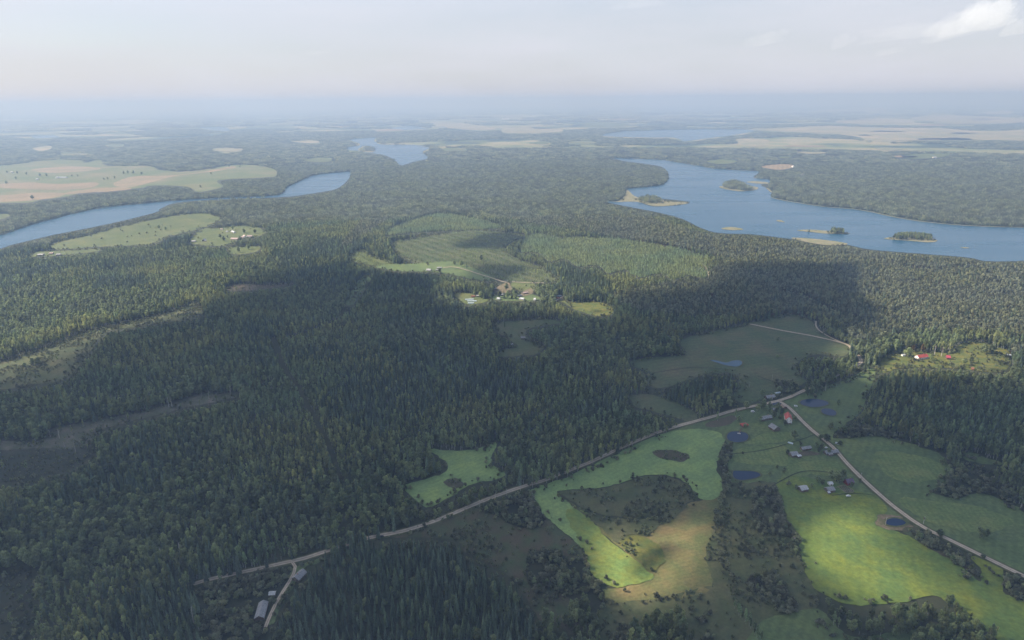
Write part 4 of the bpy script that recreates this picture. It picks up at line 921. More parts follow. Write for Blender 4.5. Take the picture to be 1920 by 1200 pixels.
# ------------------------------------------------------------------ trees planted one by one
SOLO = []   # px, py of the foot, kind, height in metres, label
def wide(o): return o
for a in [
 (1489,823,'broad',9,'round dark tree alone on the grass above the grey barns'),
 (1549,829,'broad',9,'broad leafy tree in the bend of the village road'),(1538,826,'broad',7,'smaller tree left of the broad one in the road bend'),
 (1571,760,'broad',7,'small round tree right of the dark ringed pond'),
 (1568,903,'broad',10,'tall dark tree behind the red walled house'),(1577,899,'broad',10,'leafy tree touching the back of the red walled house'),(1585,896,'spruce',8,'small dark conifer beside the red walled house'),
 (1837,1009,'broad',9,'large round bush alone in the dim field right of the road'),(1849,1007,'broad',7,'right half of the round thicket in the dim field'),
 (1731,983,'dead',8,'greyish leafless tree beside the road near the ringed pond'),
 (1762,1006,'broad',7,'dark tree covering the road right of the ringed pond'),
 (1457,672,'broad',5,'small lone tree in the wide dull meadow'),(1458,640,'broad',6,'lone dark tree beside the track in the dull meadow'),
 (23,671,'broad',6,'small bush tree at the left end of the hill meadow'),(62,684,'broad',9,'dark round clump left half on the hill meadow'),(72,685,'broad',10,'dark round clump right half on the hill meadow'),(47,688,'broad',6,'small tree left of the dark clump on the hill meadow'),(108,678,'birch',10,'slim tree right of the dark clump on the hill meadow'),
 (946,613,'spruce',8,'small dark spruce in the clearing with the ruined shed'),(950,545,'broad',13,'round tree in the middle of the sandy hamlet'),(962,549,'broad',10,'dark tree right of the round one in the sandy hamlet'),
 (937, 558, 'broad', 11, 'dark tree before the sandy yard, leftmost of the clump'),
 (945, 560, 'spruce', 15, 'dark conifer before the sandy yard'),
 (952, 559, 'broad', 13, 'dark tree before the sandy yard, in the middle of the clump'),
 (960, 560, 'spruce', 14, 'second dark conifer before the sandy yard'),
 (967, 561, 'broad', 10, 'dark tree before the sandy yard, rightmost of the clump'),
 (1399, 767, 'broad', 9, 'dark tree between the road and the white van, left one'),
 (1421, 771, 'broad', 8, 'dark tree right of the white van on the grass'),
 (1433, 763, 'broad', 9, 'garden tree touching the country road left of the fork pond'),
 (1443, 765, 'broad', 7, 'garden tree just left of the fork pond'),
 (1459, 769, 'broad', 8, 'garden tree right of the small grey cottage'),
 (1451, 783, 'broad', 7, 'garden tree right of the grey roofed farmhouse'),
 (1466, 779, 'broad', 8, 'leafy tree left of the white two storey house'),
 (1490, 790, 'broad', 6, 'small tree right of the white two storey house'),
 (1472, 798, 'broad', 6, 'bush tree left of the small pale shed'),
 (1425, 790, 'broad', 6, 'small tree below the grey roofed farmhouse'),
 (1397, 803, 'broad', 5, 'low tree beside the red pavilion'),
 (1500, 836, 'broad', 5, 'small tree at the left gable of the long narrow barn'),
 (1535, 848, 'broad', 6, 'tree left of the long grey farmhouse gable'),
 (1553, 852, 'broad', 6, 'tree before the long grey farmhouse'),
 (1575, 836, 'broad', 6, 'bush right of the silver van'),
 (1533, 905, 'broad', 6, 'low tree between the lower yard barns'),
 (1542, 909, 'broad', 5, 'small bush tree left of the middle outbuilding'),
 (1522, 915, 'broad', 5, 'small tree right of the plain pale barn'),
 (1492, 918, 'broad', 5, 'bush left of the plain pale barn'),
 (1560, 897, 'broad', 8, 'tree left of the tall dark one behind the red house'),
 (1573, 906, 'broad', 9, 'tree in front of the leafy one behind the red house'),
 (1460, 735, 'broad', 7, 'tree beside the long pale blue greenhouse'),
 (1428, 741, 'broad', 7, 'tree left of the grey house above the fork'),
 (1485, 742, 'broad', 8, 'tree by the road right of the fork'),
 (1557, 806, 'broad', 8, 'leafy tree at the tip of the right hand thicket'),
 (1582, 812, 'broad', 8, 'second leafy tree at the tip of the right hand thicket'),
 (451,452,'broad',12,'dark tree beside the long pink roofed farm'),(420,452,'broad',12,'round tree left of the long pink roofed farm'),(413,447,'broad',11,'tree at the left gable side of the pink roofed farm'),(458,437,'broad',12,'pointed tree behind the pink roofed farm'),(478,438,'broad',11,'round tree in the pale meadow right of the farm'),(437,431,'broad',13,'tall tree behind the white farm cottage'),
 (448,473,'broad',12,'left tree in the small clearing below the farm'),(466,468,'broad',13,'right tree in the small clearing below the farm'),
 (61,374,'broad',15,'lone round tree on the far brown field'),(298,429,'broad',10,'left tree of two in the long pale field'),(311,432,'broad',10,'right tree of two in the long pale field'),
 (232,327,'broad',15,'left part of the far clump in the farmland'),(240,326,'broad',16,'middle part of the far clump in the farmland'),(250,326,'broad',16,'right part of the far clump in the farmland'),(266,328,'broad',15,'lone far tree right of the clump in the farmland'),
 (202,337,'broad',12,'far bush tree left of a pair below the farmland clump'),(215,335,'broad',12,'far bush tree right of a pair below the farmland clump'),(195,338,'broad',11,'leftmost far bush below the farmland clump'),
 (88,331,'broad',15,'dark far tree beside the white farm buildings'),(75,331,'broad',14,'far tree between the white farm buildings'),(50,328,'broad',13,'far tree above the field hamlet'),(33,326,'broad',13,'far tree near the left edge of the field hamlet'),(14,325,'broad',12,'far tree at the left of the field hamlet'),(12,345,'broad',14,'far tree low at the left of the farmland'),(30,336,'broad',12,'far tree below the field hamlet'),(135,331,'broad',9,'far hedge tree right of the long white shed'),(146,331,'broad',9,'second far hedge tree right of the long white shed'),
 (430,313,'broad',14,'far dark trees on the farmland knoll, left one'),(450,314,'broad',14,'far dark trees on the farmland knoll, right one'),(396,327,'broad',10,'far bush in the middle of the farmland knoll'),(376,352,'broad',11,'far bush at the foot of the farmland knoll'),
 (1345,790,'birch',14,'birch in front of the country road, left one of the pair'),(1379,784,'birch',12,'birch by the country road above the tilled plot'),(1312,782,'birch',15,'pale birch beside the country road bend'),
 (1428,766,'broad',7,'dark garden tree left of the fork pond'),(1438,770,'broad',6,'garden tree below the fork pond, left'),(1455,775,'broad',6,'garden tree below the fork pond, right'),(1447,776,'broad',5,'garden tree between the grey roof and the fork pond'),(1386,790,'broad',6,'small tree left of the red roofed pavilion'),(1462,786,'broad',5,'small garden tree left of the white house'),
 (1470,888,'broad',6,'small tree right of the bean shaped pond'),(1443,893,'broad',5,'bush tree left of the small one by the bean shaped pond'),(1457,879,'broad',4,'low bush above the trees by the bean shaped pond'),(1476,852,'broad',5,'low tree at the left gable of the grey barn'),
 (1541,842,'broad',6,'garden tree behind the long grey farmhouse'),(1530,838,'broad',5,'garden bush left of the long grey farmhouse'),(1596,913,'broad',5,'bush before the red walled house'),(1612,905,'broad',4,'bush right of the red walled house'),
 (1702,668,'broad',12,'tree left of the sunlit white walled house'),(1712,662,'autumn',13,'yellowing tree above the sunlit white walled house'),(1730,660,'autumn',13,'orange tinted tree behind the sunlit house'),(1752,666,'dead',15,'bare greyish tree right of the sunlit house'),(1744,675,'broad',8,'green bush touching the sunlit house on the right'),(1765,668,'dead',14,'bare greyish tree above the pink roof'),(1676,655,'autumn',13,'yellow tree left of the sunlit yard'),(1688,650,'birch',15,'pale birch left of the sunlit yard'),(1664,662,'broad',12,'green tree at the left end of the sunlit yard'),(1808,684,'broad',9,'brownish tree right of the pink roof'),(1820,680,'broad',8,'low tree right of the brownish one in the sunlit yard'),(1845,662,'broad',12,'round tree at the top of the sunlit meadow'),(1858,663,'broad',12,'round pale tree at the upper right of the sunlit meadow'),(1650,672,'broad',10,'green tree where the road enters the sunlit yard'),
 (824,512,'broad',10,'lone tree left of the sloping meadow road'),(852,497,'broad',10,'tree standing beside the meadow road bend'),(865,500,'broad',12,'dark tree right of the meadow road bend'),(875,503,'spruce',12,'dark conifer right of the meadow road bend'),(903,489,'broad',12,'round dark tree on the crest of the striped plantation'),
 (1416,928,'bush',4,'pale bush at the upper end of the shrub thicket'),(1408,1036,'bush',6,'round grey bush alone in the scrubland'),(1394,1032,'bush',5,'smaller grey bush left of the round one in the scrubland'),
 (1488,1020,'dead',8,'bare grey tree at the edge of the bright hay meadow'),
 (319,1115,'birch',14,'lone birch at the edge of the lower left glade'),(112,1117,'birch',19,'tall thin birch standing in the lower left scrub'),(415,1093,'birch',15,'lone birch standing on the country road verge'),
 ]: SOLO.append(a)
for k, (x_, y_, h_) in enumerate([(363,1168,14),(340,1050,16),(307,1062,17),(203,1089,12),(142,848,12),(112,824,13),(317,764,14),(323,764,14),(367,778,13),(392,748,12),(433,741,14),(95,820,10),(66,826,11),(18,815,12),(164,838,8),(121,838,7),(1548,733,9),(1568,725,6),(1808,836,9),(1885,864,10)]):
    SOLO.append((x_, y_, 'bare', h_, 'bare pale trunk without a crown in the dark woods' if x_ < 1500 else f'bare pale trunk standing {["in the grass left of the right hand wood", "at the corner of the right hand wood", "at the edge of the wood above the small lit meadow", "in the trees right of the small lit meadow"][k-16]}'))
for k in range(16):   # poplars in two files at the lower right
    t = k/15; SOLO.append((1378+48*t+random.uniform(-3, 3), 1142+62*t, 'birch', random.uniform(8, 13), 'slim upright tree in the slanting file at the bottom edge'))
for k in range(9):
    t = k/8; SOLO.append((1345+40*t, 985+150*t+random.uniform(-4, 4), 'bush', random.uniform(2.5, 4.5), 'bush in the loose line along the dry meadow edge'))
GBARE = fast_mesh('bare_tree', *bare_np(5, 14.), BARK['grey'])
SP['autumn'] = []
for c_, t_, b_, h_ in SP['broad'][:2]:
    c2 = c_.copy(); c2.materials.clear(); c2.materials.append(LEAF['autumn']); SP['autumn'].append((c2, t_, b_, h_))
NAMES = {'spruce': ('spruce_tree', 'spruce'), 'pine': ('pine_tree', 'pine'), 'birch': ('birch_tree', 'birch'), 'broad': ('broadleaf_tree', 'tree'), 'bush': ('bush', 'bush'), 'young': ('young_conifer', 'young tree'), 'dead': ('dry_tree', 'dead tree'), 'autumn': ('broadleaf_tree', 'tree')}
def tree_obj(kind, x, y, z, s_, rz, label, group=None, v=0, flat=1.0):
    nm, ct = NAMES[kind]; c_, t_, b_, h_ = SP[kind][v % len(SP[kind])]
    e = empty(nm, (x, y, z-.15), rz); e.scale = (s_*flat, s_*flat, s_); tag(e, label, ct, group)
    a = bpy.data.objects.new('crown', c_); COL.objects.link(a); a.parent = e
    b = bpy.data.objects.new('trunk', t_); COL.objects.link(b); b.parent = e
    return e
for k, (x_, y_, kind, h_, lab) in enumerate(SOLO):
    X, Y, Z = ground_at(np.float64(x_), np.float64(y_)); X, Y, Z = float(X), float(Y), float(Z)
    grp = {'bare': 'bare trunks at the clearing edges', }.get(kind)
    if 'slanting file' in lab: grp = 'slim trees in a slanting file'
    if 'loose line' in lab: grp = 'bushes along the dry meadow edge'
    if kind == 'bare':
        o = link('bare_tree', GBARE, None, (X, Y, Z-.2)); s_ = h_*1.35/14; o.scale = (s_*.9, s_*.9, s_); o.rotation_euler = (0, 0, k*1.3); tag(o, lab, 'dead tree', grp); continue
    h_ *= {'broad': 1.55, 'autumn': 1.25, 'birch': 1.3, 'dead': 1.3, 'spruce': 1.5, 'bush': 1.35}[kind]
    s_ = h_/SP[kind][k % len(SP[kind])][3]
    fl = {'broad': 1.15, 'autumn': 1.05, 'birch': .9, 'dead': 1.2, 'spruce': .9, 'bush': 1.0}[kind]
    if 'slanting file' in lab: fl = .75
    if kind == 'broad': fl = 1.42
    tree_obj(kind, X, Y, Z, s_, k*2.1, lab, grp, k, fl)
# trees of the near woods: the largest of each kind stand as single trees, the rest as one mass
def region_label(kind, px, py):
    nm = {'spruce': 'dark pointed spruce', 'pine': 'round topped pine', 'birch': 'pale green birch', 'broad': 'rounded leafy tree', 'bush': 'low leafy bush', 'young': 'small light green conifer', 'dead': 'greyish dry tree'}[kind]
    if px > 1130: w = 'in the scattered growth at the lower right of the photo' if py > 900 else 'in the growth around the village fields'
    elif px > 560 and py > 1000: w = 'in the wood at the bottom centre below the country road'
    elif py > 1040: w = 'in the wood at the bottom left corner'
    elif px > 560: w = 'in the wood between the crop fields and the road'
    else: w = 'in the dark wood filling the left side'
    return f'{nm} {w}', {'spruce': 'spruces', 'pine': 'pines', 'birch': 'birches', 'broad': 'leafy trees', 'bush': 'bushes', 'young': 'young conifers', 'dead': 'dry trees'}[kind]+' '+w
STUFF = {}
hid = np.zeros((1200//6+1, 1920//6+1))
for kind in list(PL):
    if not PL[kind]: continue
    P = np.concatenate(PL[kind]); h_ = SP[kind][0][3]
    px, py, d = project(P[:, :3]); p2x, p2y, _ = project(P[:, :3]+np.column_stack([P[:, 0]*0, P[:, 0]*0, h_*P[:, 3]]))
    vis = (px > 4) & (px < 1916) & (p2y < 1190) & (py < 1215)
    size = np.where(vis, P[:, 3]*h_/d, 0); order = np.argsort(-size)
    lim = {'spruce': 285, 'birch': 250, 'broad': 185, 'pine': 220, 'bush': 280, 'young': 120, 'dead': 60}[kind]
    top = order[:lim]
    for i_, q in enumerate(top):
        lab, grp = region_label(kind, px[q], py[q])
        tree_obj(kind, *P[q, :3].tolist(), float(P[q, 3]), float(rng.uniform(0, 6.28)), lab, grp, int(rng.integers(9)), float(rng.uniform(.85, 1.15)))
    STUFF[kind] = P[order[lim:]]
# ------------------------------------------------------------------ masses of trees: one object each, filled by geometry nodes
def proto(name, me_):
    o = bpy.data.objects.new(name, me_); return o      # not linked to the scene: only a source for the instances
def mass(name, P, meshes, label, catg, seed, jitter=.14, quarter=False):
    rg = np.random.default_rng(seed); n = len(P); m = bpy.data.meshes.new(name)
    m.vertices.add(n); m.vertices.foreach_set('co', P[:, :3].astype(np.float32).ravel())
    rot = np.zeros((n, 3), np.float32); rot[:, 2] = rg.uniform(0, 6.283, n) if not quarter else rg.integers(0, 4, n)*math.pi/2+rg.uniform(-.2, .2, n)
    if not quarter: rot[:, :2] = rg.normal(size=(n, 2))*.03
    s_ = P[:, 3:4]*np.array([[1, 1, 1]]); w = rg.uniform(1-jitter, 1+jitter, n); s_[:, 0] *= w; s_[:, 1] *= w
    for an, dt in (('rot', rot), ('scl', s_)):
        a = m.attributes.new(an, 'FLOAT_VECTOR', 'POINT'); a.data.foreach_set('vector', dt.astype(np.float32).ravel())
    a = m.attributes.new('pick', 'INT', 'POINT'); a.data.foreach_set('value', rg.integers(0, len(meshes), n).astype(np.int32))
    o = link(name, m); tag(o, label, catg, kind='stuff')
    ng = bpy.data.node_groups.new(name, 'GeometryNodeTree'); ng.interface.new_socket('Geometry', in_out='INPUT', socket_type='NodeSocketGeometry'); ng.interface.new_socket('Geometry', in_out='OUTPUT', socket_type='NodeSocketGeometry')
    N = ng.nodes; K = ng.links.new; gi = N.new('NodeGroupInput'); go = N.new('NodeGroupOutput'); ip = N.new('GeometryNodeInstanceOnPoints'); jn = N.new('GeometryNodeJoinGeometry')
    mp_ = N.new('GeometryNodeMeshToPoints')
    for me_ in meshes:
        oi = N.new('GeometryNodeObjectInfo'); oi.inputs['Object'].default_value = proto(name+'_source', me_); oi.inputs['As Instance'].default_value = True; K(oi.outputs['Geometry'], jn.inputs[0])
    def att(nm, ty):
        x = N.new('GeometryNodeInputNamedAttribute'); x.data_type = ty; x.inputs[0].default_value = nm; return x.outputs[0]
    K(gi.outputs[0], mp_.inputs[0]); K(mp_.outputs[0], ip.inputs['Points']); K(jn.outputs[0], ip.inputs['Instance']); ip.inputs['Pick Instance'].default_value = True
    K(att('pick', 'INT'), ip.inputs['Instance Index']); K(att('rot', 'FLOAT_VECTOR'), ip.inputs['Rotation']); K(att('scl', 'FLOAT_VECTOR'), ip.inputs['Scale'])
    K(ip.outputs[0], go.inputs[0]); md = o.modifiers.new('fill', 'NODES'); md.node_group = ng
    print('MASS', name, n)
    return o
ML = {'spruce': ('spruce_forest', 'dense mass of dark spruces through the woods', 'spruce forest'), 'pine': ('pine_forest', 'mass of grey green pines between the lakes and fields', 'pine forest'),
      'birch': ('birch_forest', 'mass of pale birches mixed into the woods', 'birch forest'), 'broad': ('broadleaf_forest', 'mass of rounded leafy trees in the dark woods', 'leafy forest'),
      'bush': ('shrubbery', 'countless low bushes in scrub and clearings', 'shrubs'), 'young': ('young_plantation', 'rows of small light green conifers in the plantation', 'young trees'), 'dead': ('dry_trees', 'scattered greyish dry trees among the woods', 'dead trees')}
for q, (kind, P) in enumerate(STUFF.items()):
    if len(P): mass(ML[kind][0], P, [b for c_, t_, b, h_ in SP[kind]], ML[kind][1], ML[kind][2], 300+q)
# trees that stand on the wooded islands and the far banks belong to these
mass('distant_forest', TP['mid'], TILE['mid'], 'continuous forest around and between the lakes', 'forest', 401, .08)
mass('far_forest', TP['far'], TILE['far'], 'far blue green forest beyond the lakes', 'forest', 402, .05, True)
mass('horizon_woods', TP['horizon'], TILE['horizon'], 'hazy woods in streaks below the horizon', 'forest', 403, .05, True)

# ------------------------------------------------------------------ buildings
RF = {'grey': roof_mat('grey_sheet_roof', (.27, .27, .27)), 'red': roof_mat('red_tile_roof', (.50, .105, .085)), 'pale': roof_mat('pale_sheet_roof', (.42, .42, .41)),
      'violet': roof_mat('violet_sheet_roof', (.16, .12, .17)), 'pink': roof_mat('pinkish_tile_roof', (.50, .38, .34)), 'tan': roof_mat('weathered_board_roof', (.34, .25, .18)),
      'crimson': roof_mat('crimson_roof', (.50, .09, .12)), 'white': roof_mat('white_sheet_roof', (.52, .53, .54)), 'rust': roof_mat('rusty_roof', (.26, .12, .08))}
WL = {'wood': roof_mat('grey_board_wall', (.15, .125, .10), .25), 'white': solid('white_plaster', (.72, .70, .66)), 'redwood': roof_mat('red_board_wall', (.28, .045, .04), .25),
      'brown': roof_mat('brown_board_wall', (.17, .10, .065), .25), 'yellow': solid('cream_plaster', (.60, .50, .34)), 'brick': solid('brick_wall', (.33, .16, .11))}
GLASS = solid('dark_glass', (.03, .035, .045), .15, 2, .1, .5); FRAME = solid('white_frame', (.65, .64, .6)); DOORM = solid('brown_door', (.12, .07, .045)); CONC = solid('pale_concrete', (.36, .35, .33))
def boxes(name, L_, mat, parent=None):
    V = []; F = []
    for (x0, y0, z0, x1, y1, z1) in L_:
        o = len(V); V += [(x, y, z) for z in (z0, z1) for x, y in ((x0, y0), (x1, y0), (x1, y1), (x0, y1))]
        F += [[o+i for i in f] for f in ((0, 3, 2, 1), (4, 5, 6, 7), (0, 1, 5, 4), (1, 2, 6, 5), (2, 3, 7, 6), (3, 0, 4, 7))]
    return link(name, mesh_np(name, V, F, mat), parent)
def roof_part(L_, W, wh, rh, mat, parent, over=.45, hip=0.0, name='roof'):
    """two sloping slabs meeting at the ridge; hip pulls the ridge ends in"""
    a = L_/2+over; b = W/2+over; ez = wh-over*rh/(W/2); th = .2; V = []; F = []
    r = a-hip
    V = [(-a, -b, ez), (a, -b, ez), (a, b, ez), (-a, b, ez), (-r, 0, wh+rh), (r, 0, wh+rh)]
    V += [(x, y, z+th) for x, y, z in V]
    F = [(0, 4, 5, 1), (2, 5, 4, 3), (6, 7, 11, 10), (8, 9, 10, 11), (0, 1, 7, 6), (2, 3, 9, 8)]
    if hip: F += [(0, 3, 4), (1, 5, 2), (6, 10, 9), (7, 8, 11), (0, 6, 9, 3), (1, 2, 8, 7)]
    else: F += [(0, 6, 10, 4), (4, 10, 9, 3), (1, 5, 11, 7), (5, 2, 8, 11)]
    return link(name, mesh_np(name, V, F, mat), parent)
def house(nm, label, ct, a, b, W, wh, rh, roof, wall, hip=0.0, chim=0, win=0, door=0, group=None, annex=None, two=False):
    zz = wh+rh
    ax, ay, az = ground_at(np.float64(a[0]), np.float64(a[1]), zz); bx, by, bz = ground_at(np.float64(b[0]), np.float64(b[1]), zz)
    ax, ay, bx, by = map(float, (ax, ay, bx, by)); L_ = max(math.hypot(bx-ax, by-ay)-.9, 3.0); cx, cy = (ax+bx)/2, (ay+by)/2; rz = math.atan2(by-ay, bx-ax)
    if hip: L_ += 2*hip-.0
    zs = [float(hgt(cx+dx, cy+dy)) for dx in (-4, 4) for dy in (-4, 4)]; z0 = min(zs)-.1
    e = empty(nm, (cx, cy, z0+.75 if z0 > -90 else z0), rz); tag(e, label, ct, group)
    V = [(sx*L_/2, sy*W/2, z) for z in (-1.2, wh) for sx, sy in ((-1, -1), (1, -1), (1, 1), (-1, 1))]
    F = [(0, 3, 2, 1), (0, 1, 5, 4), (2, 3, 7, 6)]
    if hip: F += [(1, 2, 6, 5), (3, 0, 4, 7), (4, 5, 6, 7)]
    else:
        V += [(-L_/2, 0, wh+rh-.02), (L_/2, 0, wh+rh-.02)]; F += [(1, 2, 6, 9, 5), (3, 0, 4, 8, 7)]
    link('wall', mesh_np('wall', V, F, WL[wall]), e)
    rf = roof_part(L_, W, wh, rh, RF[roof], e, hip=hip)
    for k in range(chim):
        x = L_*(.18 if k == 0 else -.25); boxes('chimney', [(x-.35, -.35, wh+rh-.5, x+.35, .35, wh+rh+1.0), (x-.42, -.42, wh+rh+1.003, x+.42, .42, wh+rh+1.12)], WL['brick'], rf)
    rows = [1.0] + ([3.6] if two else [])
    if win:
        for sy in (-1, 1):
            for z in rows:
                for k in range(win):
                    x = (k+.5)/win*L_-L_/2; y0, y1 = sorted((sy*(W/2+.004), sy*(W/2+.06)))
                    f = boxes('window', [(x-.62, y0, z-.08, x+.62, y1, z+.02), (x-.62, y0, z+1.2, x+.62, y1, z+1.3), (x-.62, y0, z+.021, x-.5, y1, z+1.199), (x+.5, y0, z+.021, x+.62, y1, z+1.199)], FRAME, e)
                    y2, y3 = sorted((sy*(W/2+.004), sy*(W/2+.035))); boxes('pane', [(x-.499, y2, z+.022, x+.499, y3, z+1.198)], GLASS, f)
        for sx in (-1, 1):
            x0, x1 = sorted((sx*(L_/2+.004), sx*(L_/2+.06)))
            for y in (-W/4, W/4): boxes('window', [(x0, y-.5, rows[-1], x1, y+.5, rows[-1]+1.2)], GLASS, e)
    if door:
        sgn = -1; w = .5 if door == 1 else 1.6; h_ = 2.05 if door == 1 else min(2.9, wh-.2); x = -L_*.3+.1
        y0, y1 = sorted((sgn*(W/2+.004), sgn*(W/2+.08)))
        x0_ = (.5/max(win, 1)) if win else 0
        xx = 0.0 if win % 2 == 0 else L_*.5/win
        if win and door == 1: xx = L_/2-(L_/win)
        d = boxes('door', [(xx-w, y0, 0, xx+w, y1, h_)], DOORM, e); boxes('handle', [(xx+w*.75, y0-.05, h_*.48, xx+w*.85, y0-.001, h_*.52)], FRAME, d)
    if annex:
        (ox, oy, l, w, h_, rm) = annex
        an = boxes('annex', [(ox-l/2, oy-w/2, -1, ox+l/2, oy+w/2, h_)], WL[wall], e)
        V = [(ox-l/2-.25, oy-w/2-.3, h_+.02), (ox+l/2+.25, oy-w/2-.3, h_+.02), (ox+l/2+.25, oy+w/2+.1, h_+.75), (ox-l/2-.25, oy+w/2+.1, h_+.75)]
        V += [(x, y, z+.15) for x, y, z in V]
        r = link('roof', mesh_np('roof', V, [(0, 3, 2, 1), (4, 5, 6, 7), (0, 1, 5, 4), (1, 2, 6, 5), (2, 3, 7, 6), (3, 0, 4, 7)], RF[rm]), an)
    return e
house('cottage', 'white two storey house with a red roof beside the village road', 'house', (1477.5, 772), (1480, 783), 9.0, 5.0, 4.2, 'red', 'white', chim=1, win=3, door=1, two=True)
house('shed', 'small pale shed just below the white red roofed house', 'shed', (1476, 791), (1483, 790.5), 4.5, 2.2, 1.0, 'pale', 'wood', door=1)
house('barn', 'big grey roofed barn with a slanting ridge near the round pond', 'barn', (1446.7, 793.3), (1458.3, 801), 11.0, 3.2, 3.6, 'grey', 'wood', door=2)
house('farmhouse', 'grey roofed farmhouse above the slanting barn', 'house', (1428.5, 781), (1446, 778), 7.5, 2.8, 2.6, 'grey', 'wood', chim=1, win=4, door=1, annex=(-7.5, -2.5, 5, 4, 2.2, 'pale'))
house('farmhouse', 'grey roofed house above the country road next to the fork', 'house', (1435.5, 742.5), (1452, 740), 8.5, 2.8, 2.8, 'grey', 'wood', chim=1, win=4, door=1, annex=(-3, -5.6, 6, 3.5, 2.2, 'grey'))
house('shed', 'brownish board roofed shed at the fork of the roads', 'shed', (1465.5, 758.5), (1473, 763), 7.0, 2.4, 1.6, 'tan', 'brown', door=2)
house('cottage', 'small grey cottage among garden trees below the fork pond', 'house', (1448.5, 765.5), (1455.5, 765.5), 6.0, 2.4, 2.2, 'grey', 'wood', chim=1, win=2, door=1)
house('barn', 'grey roofed barn with a white lean-to, left of the pair in mid village', 'barn', (1481, 848.3), (1494.5, 846.8), 9.5, 2.8, 2.6, 'grey', 'wood', door=2, annex=(4.5, -6.2, 5.5, 3.4, 2.2, 'white'))
house('barn', 'long narrow weathered grey barn behind the one with a white lean-to', 'barn', (1502, 838.2), (1520, 836.2), 6.2, 2.6, 2.0, 'grey', 'wood', door=2)
house('farmhouse', 'long grey farmhouse whose gable touches the village road', 'house', (1546, 845.5), (1571, 843), 6.8, 2.7, 2.4, 'grey', 'wood', chim=2, win=5, door=1, annex=(-4, -4.9, 6, 3, 2.2, 'grey'))
house('barn', 'plain pale grey roofed barn, leftmost in the lower yard', 'barn', (1498.5, 913), (1512.5, 910.8), 9.0, 3.0, 2.4, 'pale', 'wood', door=2)
house('barn', 'grey roofed outbuilding in the middle of the lower yard', 'barn', (1549, 915), (1563, 913), 8.0, 2.8, 2.3, 'grey', 'wood', door=2, annex=(-5.0, -5.2, 3, 2.4, 2.0, 'white'))
house('cottage', 'red walled house with a violet roof in the lower yard', 'house', (1585, 899), (1599, 897.5), 8.0, 3.2, 3.2, 'violet', 'redwood', chim=1, win=3, door=1)
house('shed', 'small white shed between the red house and its outbuilding', 'shed', (1553, 904.5), (1561, 904), 5.0, 2.2, 1.2, 'white', 'white', door=1)
house('cottage', 'sunlit white walled house with a bright red roof at the wood edge', 'house', (1719.5, 666), (1738, 664), 9.5, 3.6, 3.6, 'red', 'white', chim=1, win=4, door=1)
house('cottage', 'house with a pink red roof half hidden by trees right of the sunlit one', 'house', (1774, 666.5), (1782, 667), 8.0, 3.0, 3.2, 'crimson', 'brown', chim=1, win=2)
house('shed', 'small white roofed shed at the far right end of the sunlit meadow', 'shed', (1888, 664), (1896, 665), 5.0, 2.4, 1.2, 'white', 'wood')
house('shed', 'tiny brick coloured shed at the lower rim of the sunlit meadow', 'shed', (1821, 689), (1827, 690), 4.5, 2.4, 1.4, 'rust', 'brick')
house('shed', 'tiny pale shed left of the sunlit house', 'shed', (1691, 664.5), (1697, 664), 4.0, 2.2, 1.1, 'white', 'white')
house('barn', 'long narrow grey barn beside the farm track at the bottom left', 'barn', (494.2, 1126), (485, 1156), 8.2, 2.7, 2.4, 'grey', 'brown', door=2)
house('shed', 'small grey roofed shed above the long barn at the bottom left', 'shed', (504, 1111), (517, 1110.3), 5.0, 2.2, 1.3, 'pale', 'wood', door=1)
house('cottage', 'grey roofed house tucked under trees right of the farm track', 'house', (568.5, 1067), (552.5, 1083), 8.4, 2.7, 2.8, 'grey', 'wood', chim=1, win=3, door=1)
house('shed', 'old grey ruined shed in the middle of the dim clearing', 'shed', (976, 631.5), (985, 631), 8.0, 2.2, 2.2, 'grey', 'wood')
house('shed', 'tiny white roofed hut left of the ruined shed in the clearing', 'shed', (957.5, 645.5), (961.5, 644.5), 4.5, 2.2, 1.4, 'white', 'wood')
house('barn', 'pale pointed roofed barn on the sloping green meadow', 'barn', (800, 504), (808, 504.3), 9.0, 2.4, 3.4, 'pale', 'wood', door=2)
house('cottage', 'small grey house behind the pale barn on the sloping meadow', 'house', (819, 501), (828, 500.3), 7.0, 2.6, 2.2, 'pale', 'wood', chim=1, win=2)
house('cottage', 'small house left of the grey one on the sloping meadow', 'house', (817, 505.3), (823, 505.3), 6.0, 2.4, 1.6, 'grey', 'wood', win=2)
